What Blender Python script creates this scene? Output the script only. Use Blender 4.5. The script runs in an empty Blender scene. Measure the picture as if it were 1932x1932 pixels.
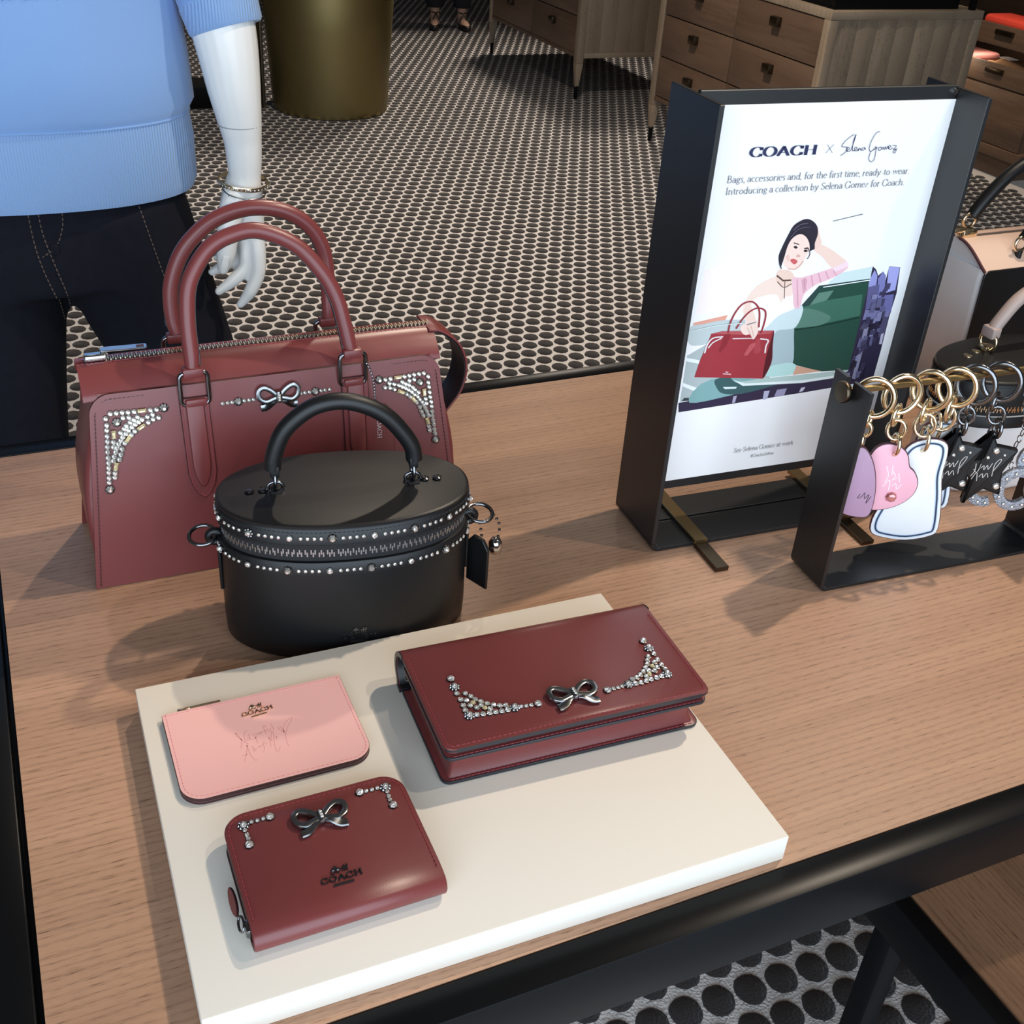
import bpy, bmesh, math, random
from mathutils import Vector, Matrix
from math import sin, cos, pi, radians, sqrt

random.seed(7)
SC = bpy.context.scene
COL = SC.collection
T = 0.80                      # table top height above the floor

# ------------------------------------------------------------------ camera
cam_d = bpy.data.cameras.new('camera'); cam = bpy.data.objects.new('camera', cam_d); COL.objects.link(cam)
yaw, pit, rol = 0.4528, 0.5692, 0.0746
fw = Vector((sin(yaw)*cos(pit), cos(yaw)*cos(pit), -sin(pit)))
rt = Vector((cos(yaw), -sin(yaw), 0)); up = rt.cross(fw)
r2 = rt*cos(rol) + up*sin(rol); u2 = up*cos(rol) - rt*sin(rol)
M = Matrix((r2, u2, -fw)).transposed().to_4x4()
M.translation = Vector((-0.0382, -0.8734, 0.7756+T))
cam.matrix_world = M
cam_d.sensor_width = 36.0; cam_d.lens = 2121.86/1932*36.0
cam_d.clip_start = 0.02
SC.camera = cam

# ------------------------------------------------------------------ world, lights, exposure
wd = bpy.data.worlds.new('store_ambience'); SC.world = wd; wd.use_nodes = True
bg = wd.node_tree.nodes['Background']
bg.inputs[0].default_value = (0.86, 0.84, 0.84, 1); bg.inputs[1].default_value = 0.10

def area(name, loc, target, sx, sy, power, col):
    d = bpy.data.lights.new(name, 'AREA'); d.shape = 'RECTANGLE'; d.size = sx; d.size_y = sy
    d.energy = power; d.color = col
    o = bpy.data.objects.new(name, d); COL.objects.link(o); o.location = loc
    o.rotation_euler = (Vector(target)-Vector(loc)).to_track_quat('-Z', 'Y').to_euler()
    return o
def spot(name, loc, target, power, col, ang=50, blend=0.6, rad=0.03):
    d = bpy.data.lights.new(name, 'SPOT'); d.energy = power; d.color = col
    d.spot_size = radians(ang); d.spot_blend = blend; d.shadow_soft_size = rad
    o = bpy.data.objects.new(name, d); COL.objects.link(o); o.location = loc
    o.rotation_euler = (Vector(target)-Vector(loc)).to_track_quat('-Z', 'Y').to_euler()
    return o
DAY = (0.72, 0.86, 1.0); WARM = (1.0, 0.85, 0.68)
# daylight through the shop window behind the camera
area('window_daylight', (-0.5, -2.6, 1.50), (0.1, 0.6, 1.20), 4.6, 2.9, 176, DAY)
# ceiling track spots over the table (their shadows fall to the left)
spot('track_spot_key', (1.75, 0.30, 3.15), (0.32, 0.05, T), 142, WARM, 62, 0.7, 0.035)
spot('track_spot_second', (1.62, -0.62, 3.15), (0.35, 0.0, T), 48, WARM, 62, 0.7, 0.035)
spot('track_spot_back', (1.25, 1.75, 3.15), (0.20, 0.33, T+0.2), 120, WARM, 13.5, 0.6, 0.035)
# spots over the shop floor
spot('floor_spot', (1.6, 3.0, 3.3), (1.9, 3.2, 0), 400, (1.0, 0.87, 0.74), 98, 1.0, 0.06)
spot('floor_spot_far', (4.2, 7.6, 3.3), (2.4, 5.6, 0), 640, (1.0, 0.87, 0.74), 84, 1.0, 0.35)
spot('shelf_spot', (3.9, 3.3, 2.2), (4.9, 3.75, 0.55), 90, (1.0, 0.82, 0.62), 60, 0.9, 0.03)
SC.view_settings.view_transform = 'Standard'; SC.view_settings.look = 'None'
SC.view_settings.gamma = 1.0; SC.view_settings.exposure = 0.0
SC.view_settings.use_curve_mapping = False

# ------------------------------------------------------------------ materials
def lin(c):
    return tuple(((v/255)/12.92 if v/255 <= 0.04045 else ((v/255+0.055)/1.055)**2.4) for v in c)
MATS = {}
def mat(name, col, rough=0.5, metal=0.0, spec=0.5, bump=None, coat=0.0, sheen=0.0, vary=None):
    if name in MATS: return MATS[name]
    m = bpy.data.materials.new(name); m.use_nodes = True; MATS[name] = m
    nt = m.node_tree; b = nt.nodes['Principled BSDF']
    b.inputs['Base Color'].default_value = (*col, 1); b.inputs['Roughness'].default_value = rough
    b.inputs['Metallic'].default_value = metal; b.inputs['Specular IOR Level'].default_value = spec
    b.inputs['Coat Weight'].default_value = coat; b.inputs['Sheen Weight'].default_value = sheen
    tc = nt.nodes.new('ShaderNodeTexCoord')
    if bump:                                   # (noise scale, strength, distance)
        n = nt.nodes.new('ShaderNodeTexNoise'); n.inputs['Scale'].default_value = bump[0]; n.inputs['Detail'].default_value = 3
        bp = nt.nodes.new('ShaderNodeBump'); bp.inputs['Strength'].default_value = bump[1]; bp.inputs['Distance'].default_value = bump[2]
        nt.links.new(tc.outputs['Object'], n.inputs['Vector']); nt.links.new(n.outputs['Fac'], bp.inputs['Height'])
        nt.links.new(bp.outputs['Normal'], b.inputs['Normal'])
    sc, amt = vary or (14, 0.07)               # gentle colour mottling
    n2 = nt.nodes.new('ShaderNodeTexNoise'); n2.inputs['Scale'].default_value = sc; n2.inputs['Detail'].default_value = 4
    mx = nt.nodes.new('ShaderNodeMix'); mx.data_type = 'RGBA'
    mx.inputs['A'].default_value = (*[c*(1-amt) for c in col], 1); mx.inputs['B'].default_value = (*[min(1, c*(1+amt)) for c in col], 1)
    nt.links.new(tc.outputs['Object'], n2.inputs['Vector']); nt.links.new(n2.outputs['Fac'], mx.inputs['Factor'])
    nt.links.new(mx.outputs['Result'], b.inputs['Base Color'])
    return m
def wood(name, c1, c2, c3, rough=0.45, along='X', grain=1.0, tint=0.16):
    m = bpy.data.materials.new(name); m.use_nodes = True; MATS[name] = m
    nt = m.node_tree; N = nt.nodes; L = nt.links; b = N['Principled BSDF']
    tc = N.new('ShaderNodeTexCoord'); oi = N.new('ShaderNodeObjectInfo')
    off = N.new('ShaderNodeVectorMath'); off.operation = 'ADD'
    mul = N.new('ShaderNodeMath'); mul.operation = 'MULTIPLY'; mul.inputs[1].default_value = 7.0
    L.new(oi.outputs['Random'], mul.inputs[0]); L.new(tc.outputs['Object'], off.inputs[0]); L.new(mul.outputs[0], off.inputs[1])
    def mapped(sx, sy, sz):
        mp = N.new('ShaderNodeMapping'); L.new(off.outputs[0], mp.inputs['Vector'])
        s = {'X': (sx, sy, sz), 'Y': (sy, sx, sz), 'Z': (sy, sz, sx)}[along]
        mp.inputs['Scale'].default_value = s; return mp
    m1 = mapped(0.9, 9*grain, 9*grain); n1 = N.new('ShaderNodeTexNoise'); n1.inputs['Scale'].default_value = 2.0; n1.inputs['Detail'].default_value = 5; n1.inputs['Distortion'].default_value = 0.6
    L.new(m1.outputs[0], n1.inputs['Vector'])
    m2 = mapped(1.0, 36*grain, 36*grain); wv = N.new('ShaderNodeTexWave'); wv.wave_type = 'BANDS'; wv.bands_direction = 'Y' if along != 'Y' else 'X'
    wv.inputs['Scale'].default_value = 1.15; wv.inputs['Distortion'].default_value = 7.5; wv.inputs['Detail'].default_value = 3; wv.inputs['Detail Scale'].default_value = 1.4
    L.new(m2.outputs[0], wv.inputs['Vector'])
    m3 = mapped(34, 760*grain, 760*grain); n3 = N.new('ShaderNodeTexNoise'); n3.inputs['Scale'].default_value = 2.0; n3.inputs['Detail'].default_value = 2
    L.new(m3.outputs[0], n3.inputs['Vector'])
    cr = N.new('ShaderNodeValToRGB'); e = cr.color_ramp.elements
    e[0].position = 0.30; e[0].color = (*c1, 1); e[1].position = 0.72; e[1].color = (*c2, 1)
    L.new(n1.outputs['Fac'], cr.inputs[0])
    r3 = N.new('ShaderNodeValToRGB'); r3.color_ramp.elements[0].position = 0.53; r3.color_ramp.elements[1].position = 0.66
    r3.color_ramp.elements[0].color = (0, 0, 0, 1); r3.color_ramp.elements[1].color = (1, 1, 1, 1)
    L.new(n3.outputs['Fac'], r3.inputs[0])
    wp = N.new('ShaderNodeMath'); wp.operation = 'POWER'; wp.inputs[1].default_value = 1.6; wq = N.new('ShaderNodeMath'); wq.operation = 'MULTIPLY_ADD'; wq.inputs[1].default_value = 0.72; wq.inputs[2].default_value = 0.28; L.new(wv.outputs['Fac'], wp.inputs[0]); L.new(wp.outputs[0], wq.inputs[0])
    pm = N.new('ShaderNodeMath'); pm.operation = 'MULTIPLY'; L.new(wq.outputs[0], pm.inputs[0]); L.new(r3.outputs[0], pm.inputs[1])
    pa = N.new('ShaderNodeMath'); pa.operation = 'MULTIPLY'; pa.inputs[1].default_value = 0.70; w4 = N.new('ShaderNodeMath'); w4.operation = 'POWER'; w4.inputs[1].default_value = 5.0; L.new(wv.outputs['Fac'], w4.inputs[0]); pl4 = N.new('ShaderNodeMath'); pl4.operation = 'MULTIPLY_ADD'; pl4.inputs[1].default_value = 0.27; L.new(w4.outputs[0], pl4.inputs[0]); L.new(pm.outputs[0], pl4.inputs[2]); L.new(pl4.outputs[0], pa.inputs[0])
    mx = N.new('ShaderNodeMix'); mx.data_type = 'RGBA'; L.new(cr.outputs[0], mx.inputs['A']); mx.inputs['B'].default_value = (*c3, 1); L.new(pa.outputs[0], mx.inputs['Factor'])
    hs = N.new('ShaderNodeHueSaturation'); L.new(mx.outputs['Result'], hs.inputs['Color'])
    mr = N.new('ShaderNodeMapRange'); mr.inputs['To Min'].default_value = 1-tint; mr.inputs['To Max'].default_value = 1+tint; L.new(oi.outputs['Random'], mr.inputs[0]); L.new(mr.outputs[0], hs.inputs['Value'])
    L.new(hs.outputs[0], b.inputs['Base Color']); b.inputs['Roughness'].default_value = rough
    bp = N.new('ShaderNodeBump'); bp.inputs['Strength'].default_value = 0.12; bp.inputs['Distance'].default_value = 0.001; bp.invert = True
    L.new(pm.outputs[0], bp.inputs['Height']); L.new(bp.outputs[0], b.inputs['Normal'])
    return m
OX = mat('oxblood_leather', (0.172, 0.037, 0.036), 0.34, 0.0, 0.5, bump=(900, 0.10, 0.0004), vary=(9, 0.10))
OXD = mat('oxblood_edge_dark', (0.045, 0.010, 0.012), 0.5)
EDGE = mat('painted_edge_dark', (0.018, 0.018, 0.024), 0.35)
BLK = mat('black_leather', (0.0055, 0.0058, 0.0065), 0.42, 0.0, 0.42, bump=(1100, 0.12, 0.0004))
BLKE = mat('black_edge', (0.006, 0.006, 0.007), 0.45)
PINK = mat('pink_leather', (0.84, 0.46, 0.435), 0.42, bump=(900, 0.06, 0.0003), vary=(9, 0.03))
STITCH = mat('oxblood_thread', (0.27, 0.035, 0.045), 0.7)
STITCHP = mat('pink_thread', (0.72, 0.30, 0.31), 0.7)
STITCHB = mat('black_thread', (0.02, 0.02, 0.022), 0.7)
FRAME = mat('black_powder_coat', (0.0055, 0.0060, 0.0072), 0.42, 0.0, 0.68, bump=(1500, 0.05, 0.0003))
TBLK = mat('black_steel', (0.0045, 0.0048, 0.0055), 0.30, 0.0, 0.13)
GUN = mat('gunmetal', (0.22, 0.22, 0.23), 0.18, 1.0)
SILV = mat('antique_silver', (0.31, 0.315, 0.32), 0.22, 1.0, vary=(160, 0.35))
STEEL = mat('polished_steel', (0.62, 0.62, 0.62), 0.14, 1.0)
GOLD = mat('pale_gold', (0.88, 0.71, 0.47), 0.18, 1.0)
BRASS = mat('aged_brass', (0.36, 0.25, 0.12), 0.34, 1.0)
BRASSD = mat('dark_bronze', (0.10, 0.075, 0.05), 0.34, 1.0)
CRYS = mat('crystal', (0.90, 0.88, 0.83), 0.05, 0.72, 1.0, coat=1.0)
CRYSY = mat('champagne_crystal', (0.72, 0.60, 0.34), 0.08, 0.35, 1.0, coat=1.0)
CSET = mat('crystal_setting', (0.12, 0.11, 0.10), 0.28, 1.0)
TEETH = mat('zipper_teeth_brass', (0.66, 0.58, 0.45), 0.35, 1.0)
TEETHD = mat('zipper_teeth_dark', (0.46, 0.46, 0.47), 0.4, 1.0)
TRAY = mat('cream_linen_board', (0.79, 0.725, 0.635), 0.75, bump=(700, 0.12, 0.0004), vary=(3, 0.02))
WHITE = mat('white_paper', (0.86, 0.86, 0.87), 0.5)
WOOD = wood('ash_table_wood', lin((170, 132, 106)), lin((188, 148, 120)), lin((108, 78, 58)), 0.42, 'X', 1.0, 0.07)
WOODD = wood('walnut_drawer_wood', lin((96, 74, 58)), lin((114, 90, 72)), lin((66, 50, 40)), 0.5, 'Y', 0.6, 0.05)
WOODP = wood('grey_oak_panel', lin((142, 124, 104)), lin((160, 142, 120)), lin((110, 94, 78)), 0.55, 'Z', 0.25, 0.10)
WOODY = wood('low_table_wood', lin((136, 100, 74)), lin((158, 118, 88)), lin((88, 60, 42)), 0.45, 'Y', 1.0, 0.08)

# ------------------------------------------------------------------ mesh helpers
def link(o, parent=None):
    COL.objects.link(o)
    if parent is not None: o.parent = parent
    return o
def mesh(name, V, F, mats, parent=None, smooth=40, mi=None, M=None):
    me = bpy.data.meshes.new(name)
    if M is not None: V = [M @ Vector(v) for v in V]
    me.from_pydata([tuple(v) for v in V], [], F)
    if not isinstance(mats, (list, tuple)): mats = [mats]
    for m in mats: me.materials.append(m)
    if mi is not None:
        for p, k in zip(me.polygons, mi): p.material_index = k
    bm = bmesh.new(); bm.from_mesh(me); bmesh.ops.recalc_face_normals(bm, faces=bm.faces); bm.to_mesh(me); bm.free()
    if smooth:
        me.shade_smooth(); me.set_sharp_from_angle(angle=radians(smooth))
    me.update()
    return link(bpy.data.objects.new(name, me), parent)
def inst(src, parent, loc=(0, 0, 0), rot=None, scale=1.0, name=None):
    o = bpy.data.objects.new(name or src.name.split('.')[0], src.data if hasattr(src, 'data') else src)
    link(o, parent); o.location = loc
    if rot is not None: o.rotation_euler = rot
    o.scale = (scale,)*3 if not isinstance(scale, (tuple, list)) else scale
    return o
def thing(name, label, cat, loc=(0, 0, 0), rotz=0.0, group=None):
    o = bpy.data.objects.new(name, None); COL.objects.link(o); o.empty_display_size = 0.05
    o.location = loc; o.rotation_euler = (0, 0, rotz); o['label'] = label; o['category'] = cat
    if group: o['group'] = group
    return o
def tag(o, label, cat, group=None):
    o['label'] = label; o['category'] = cat
    if group: o['group'] = group
    return o
def struct(o, label):
    o['kind'] = 'structure'; o['label'] = label; return o
def stuff(o): o['kind'] = 'stuff'; return o
def boxVF(x0, x1, y0, y1, z0, z1):
    V = [(x, y, z) for z in (z0, z1) for x, y in ((x0, y0), (x1, y0), (x1, y1), (x0, y1))]
    return V, [(3, 2, 1, 0), (4, 5, 6, 7), (0, 1, 5, 4), (1, 2, 6, 5), (2, 3, 7, 6), (3, 0, 4, 7)]
def bevel_mesh(name, V, F, mats, parent, r, seg=2, mi=None, M=None, smooth=25):
    o = mesh(name, V, F, mats, parent, 0, mi, M)
    bm = bmesh.new(); bm.from_mesh(o.data)
    bmesh.ops.bevel(bm, geom=list(bm.edges), offset=r, segments=seg, affect='EDGES', profile=0.5, clamp_overlap=True)
    bm.to_mesh(o.data); bm.free()
    o.data.shade_smooth(); o.data.set_sharp_from_angle(angle=radians(smooth))
    return o
def rbox(name, x0, x1, y0, y1, z0, z1, m, parent=None, r=0.002, seg=2, M=None):
    V, F = boxVF(x0, x1, y0, y1, z0, z1)
    if r <= 0: return mesh(name, V, F, m, parent, 0, None, M)
    return bevel_mesh(name, V, F, m, parent, r, seg, None, M)
def boxes(name, L, m, parent=None, M=None):
    V, F = [], []
    for b in L:
        v, f = boxVF(*b); k = len(V); V += v; F += [tuple(i+k for i in q) for q in f]
    return mesh(name, V, F, m, parent, 0, None, M)
def slab(name, poly, z0, z1, mats, parent=None, r=0.0, seg=2, M=None):
    """outline extruded from z0 to z1, slots: [faces, edges]; r rounds the rims"""
    n = len(poly); rings = []
    if r > 0:
        steps = [(z0+r-r*cos(a*pi/2/seg), r-r*sin(a*pi/2/seg)) for a in range(seg+1)]
        steps += [(z1-r+r*sin(a*pi/2/seg), r-r*cos(a*pi/2/seg)) for a in range(seg+1)]
    else: steps = [(z0, 0), (z1, 0)]
    off = inset_fn(poly)
    V, F, mi = [], [], []
    for z, d in steps: V += [(x, y, z) for x, y in off(d)]
    k = len(steps)
    F.append(tuple(reversed(range(n)))); mi.append(0)
    F.append(tuple(range((k-1)*n, k*n))); mi.append(0)
    for s in range(k-1):
        for i in range(n):
            j = (i+1) % n; F.append((s*n+i, s*n+j, (s+1)*n+j, (s+1)*n+i)); mi.append(1 if isinstance(mats, (list, tuple)) and len(mats) > 1 else 0)
    return mesh(name, V, F, mats, parent, 26, mi, M)
def inset_fn(poly):
    n = len(poly); A = sum(poly[i][0]*poly[(i+1) % n][1]-poly[(i+1) % n][0]*poly[i][1] for i in range(n))
    s = 1 if A > 0 else -1; N = []
    for i in range(n):
        p, q, w = Vector(poly[i-1]), Vector(poly[i]), Vector(poly[(i+1) % n])
        a = (q-p); b = (w-q)
        a = a.normalized() if a.length > 1e-9 else Vector((1, 0)); b = b.normalized() if b.length > 1e-9 else a
        na, nb = Vector((-a.y, a.x))*s, Vector((-b.y, b.x))*s
        m = na+nb; m = m.normalized() if m.length > 1e-6 else na
        N.append(m/max(0.5, m.dot(na)))
    return lambda d: [(poly[i][0]+N[i].x*d, poly[i][1]+N[i].y*d) for i in range(n)]
def rrect(x0, x1, y0, y1, r, seg=5):
    rs = r if isinstance(r, (list, tuple)) else (r, r, r, r)      # bl, br, tr, tl
    P = []
    for (cx, cy, a0), q in zip(((x0, y0, 180), (x1, y0, 270), (x1, y1, 0), (x0, y1, 90)), rs):
        ox = cx + (q if cx == x0 else -q); oy = cy + (q if cy == y0 else -q)
        k = seg if q > 0.0009 else 1
        for i in range(k+1):
            a = radians(a0+90*i/k); P.append((ox+q*cos(a), oy+q*sin(a)))
    out = [P[0]]
    for p in P[1:]:
        if (Vector(p)-Vector(out[-1])).length > 1e-6: out.append(p)
    return out
def catmull(P, n=6, closed=False):
    P = [Vector(p) for p in P]; out = []; m = len(P)
    for i in range(m if closed else m-1):
        p0 = P[(i-1) % m] if closed or i > 0 else P[0]*2-P[1]
        p1, p2 = P[i], P[(i+1) % m]
        p3 = P[(i+2) % m] if closed or i+2 < m else P[-1]*2-P[-2]
        for k in range(n):
            t = k/n
            out.append(0.5*((2*p1)+(p2-p0)*t+(2*p0-5*p1+4*p2-p3)*t*t+(3*p1-p0-3*p2+p3)*t**3))
    if not closed: out.append(P[-1])
    return out
def sweepVF(path, prof, closed=False, nrm=None, scales=None, cap=True):
    P = [Vector(p) for p in path]; n = len(P); k = len(prof); V, F = [], []
    b = None
    for i in range(n):
        if closed: t = P[(i+1) % n]-P[i-1]
        else: t = P[min(i+1, n-1)]-P[max(i-1, 0)]
        t.normalize()
        if nrm is not None: b = Vector(nrm)
        elif b is None: b = t.orthogonal().normalized()
        b = (b-t*b.dot(t)).normalized(); s = t.cross(b)
        q = scales[i] if scales else 1.0
        for a, c in prof: V.append(P[i]+s*(a*q)+b*(c*q))
    for i in range(n if closed else n-1):
        for j in range(k):
            F.append((i*k+j, i*k+(j+1) % k, ((i+1) % n)*k+(j+1) % k, ((i+1) % n)*k+j))
    if not closed and cap: F += [tuple(reversed(range(k))), tuple(range((n-1)*k, n*k))]
    return V, F
def circ(r, n=10): return [(r*cos(2*pi*i/n), r*sin(2*pi*i/n)) for i in range(n)]
def rectp(a, b, r=0.0):
    return [(-a, -b), (a, -b), (a, b), (-a, b)] if r <= 0 else rrect(-a, a, -b, b, r, 2)
def tube(name, path, r, m, parent=None, closed=False, n=10, scales=None, nrm=None, M=None):
    V, F = sweepVF(path, circ(r, n), closed, nrm, scales); return mesh(name, V, F, m, parent, 60, None, M)
def band(name, path, prof, m, parent=None, closed=False, nrm=None, M=None, smooth=40):
    V, F = sweepVF(path, prof, closed, nrm); return mesh(name, V, F, m, parent, smooth, None, M)
def loft(name, rings, m, parent=None, cap0=True, cap1=True, smooth=40, M=None, mi=None):
    n = len(rings[0]); V = [v for r in rings for v in r]; F = []; I = []
    for s in range(len(rings)-1):
        for i in range(n):
            j = (i+1) % n; F.append((s*n+i, s*n+j, (s+1)*n+j, (s+1)*n+i)); I.append(mi[s] if mi else 0)
    if cap0: F.append(tuple(reversed(range(n)))); I.append(mi[0] if mi else 0)
    if cap1: F.append(tuple(range((len(rings)-1)*n, len(rings)*n))); I.append(mi[-1] if mi else 0)
    return mesh(name, V, F, m, parent, smooth, I, M)
def lathe(name, prof, m, parent=None, n=32, smooth=40, M=None):
    return loft(name, [[(r*cos(2*pi*i/n), r*sin(2*pi*i/n), z) for i in range(n)] for r, z in prof], m, parent, True, True, smooth, M)
def ringpath(R, n=20, ax=1.0, plane='xz'):
    o = []
    for i in range(n):
        a = 2*pi*i/n; x, y = R*cos(a), R*sin(a)*ax
        o.append({'xz': (x, 0, y), 'xy': (x, y, 0), 'yz': (0, x, y)}[plane])
    return o
def superell(a, b, n, N=72):
    o = []
    for i in range(N):
        t = 2*pi*i/N; c, s = cos(t), sin(t)
        o.append((a*math.copysign(abs(c)**(2/n), c), b*math.copysign(abs(s)**(2/n), s)))
    return o
def dashes(name, path, m, parent, nrm, length=0.0032, gap=0.0014, w=0.0005, h=0.0005):
    """row of stitches lying on a path"""
    P = [Vector(p) for p in path]; V, F = [], []; acc = 0.0; on = True; start = P[0]; nv = Vector(nrm) if nrm is not None else None
    seg = []
    for a, b in zip(P, P[1:]):
        L = (b-a).length; d = (b-a).normalized() if L > 1e-9 else None; pos = 0.0
        if d is None: continue
        while pos < L-1e-7:
            need = (length if on else gap)-acc; step = min(need, L-pos)
            if on: seg.append((a+d*pos, a+d*(pos+step), d))
            pos += step; acc += step
            if acc >= (length if on else gap)-1e-7: acc = 0; on = not on
    for a, b, d in seg:
        u = nv; s = d.cross(u).normalized(); k = len(V)
        for q in (a, b):
            V += [q-s*w, q-s*w*0.6+u*h, q+s*w*0.6+u*h, q+s*w]
        F += [(k, k+1, k+5, k+4), (k+1, k+2, k+6, k+5), (k+2, k+3, k+7, k+6), (k, k+3, k+2, k+1), (k+4, k+5, k+6, k+7)]
    return stuff(mesh(name, V, F, m, parent, 0))
def basis(o, x, y, z):
    m = Matrix((Vector(x), Vector(y), Vector(z))).transposed().to_4x4(); m.translation = Vector(o); return m
def remeshed(name, V, F, m, parent, vox=0.003, smooth_it=4):
    o = mesh(name, V, F, m, None, 0)
    md = o.modifiers.new('r', 'REMESH'); md.mode = 'VOXEL'; md.voxel_size = vox
    ms = o.modifiers.new('s', 'SMOOTH'); ms.iterations = smooth_it; ms.factor = 0.5
    dg = bpy.context.evaluated_depsgraph_get(); me = bpy.data.meshes.new_from_object(o.evaluated_get(dg))
    bpy.data.objects.remove(o); me.name = name; me.shade_smooth()
    if not me.materials: me.materials.append(m)
    return link(bpy.data.objects.new(name, me), parent)
def join(*VF):
    V, F = [], []
    for v, f in VF:
        k = len(V); V += [tuple(x) for x in v]; F += [tuple(i+k for i in q) for q in f]
    return V, F
def capsule(path, radii, n=14, rounded=True, sub=5):
    """closed tapering tube with rounded ends"""
    P = [Vector(p) for p in path]; R = list(radii)
    Q = catmull(P, sub); RR = []
    for i in range(len(P)-1):
        for k in range(sub): RR.append(R[i]+(R[i+1]-R[i])*k/sub)
    RR.append(R[-1])
    if rounded:
        t0 = (Q[0]-Q[1]).normalized(); t1 = (Q[-1]-Q[-2]).normalized(); a, b = RR[0], RR[-1]
        pre = [(Q[0]+t0*a*sin(x), a*cos(x)) for x in (1.45, 1.1, 0.7, 0.35)]
        post = [(Q[-1]+t1*b*sin(x), b*cos(x)) for x in (0.35, 0.7, 1.1, 1.45)]
        Q = [q for q, _ in pre]+Q+[q for q, _ in post]; RR = [r for _, r in pre]+RR+[r for _, r in post]
    return sweepVF(Q, circ(1.0, n), False, None, RR)

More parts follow.
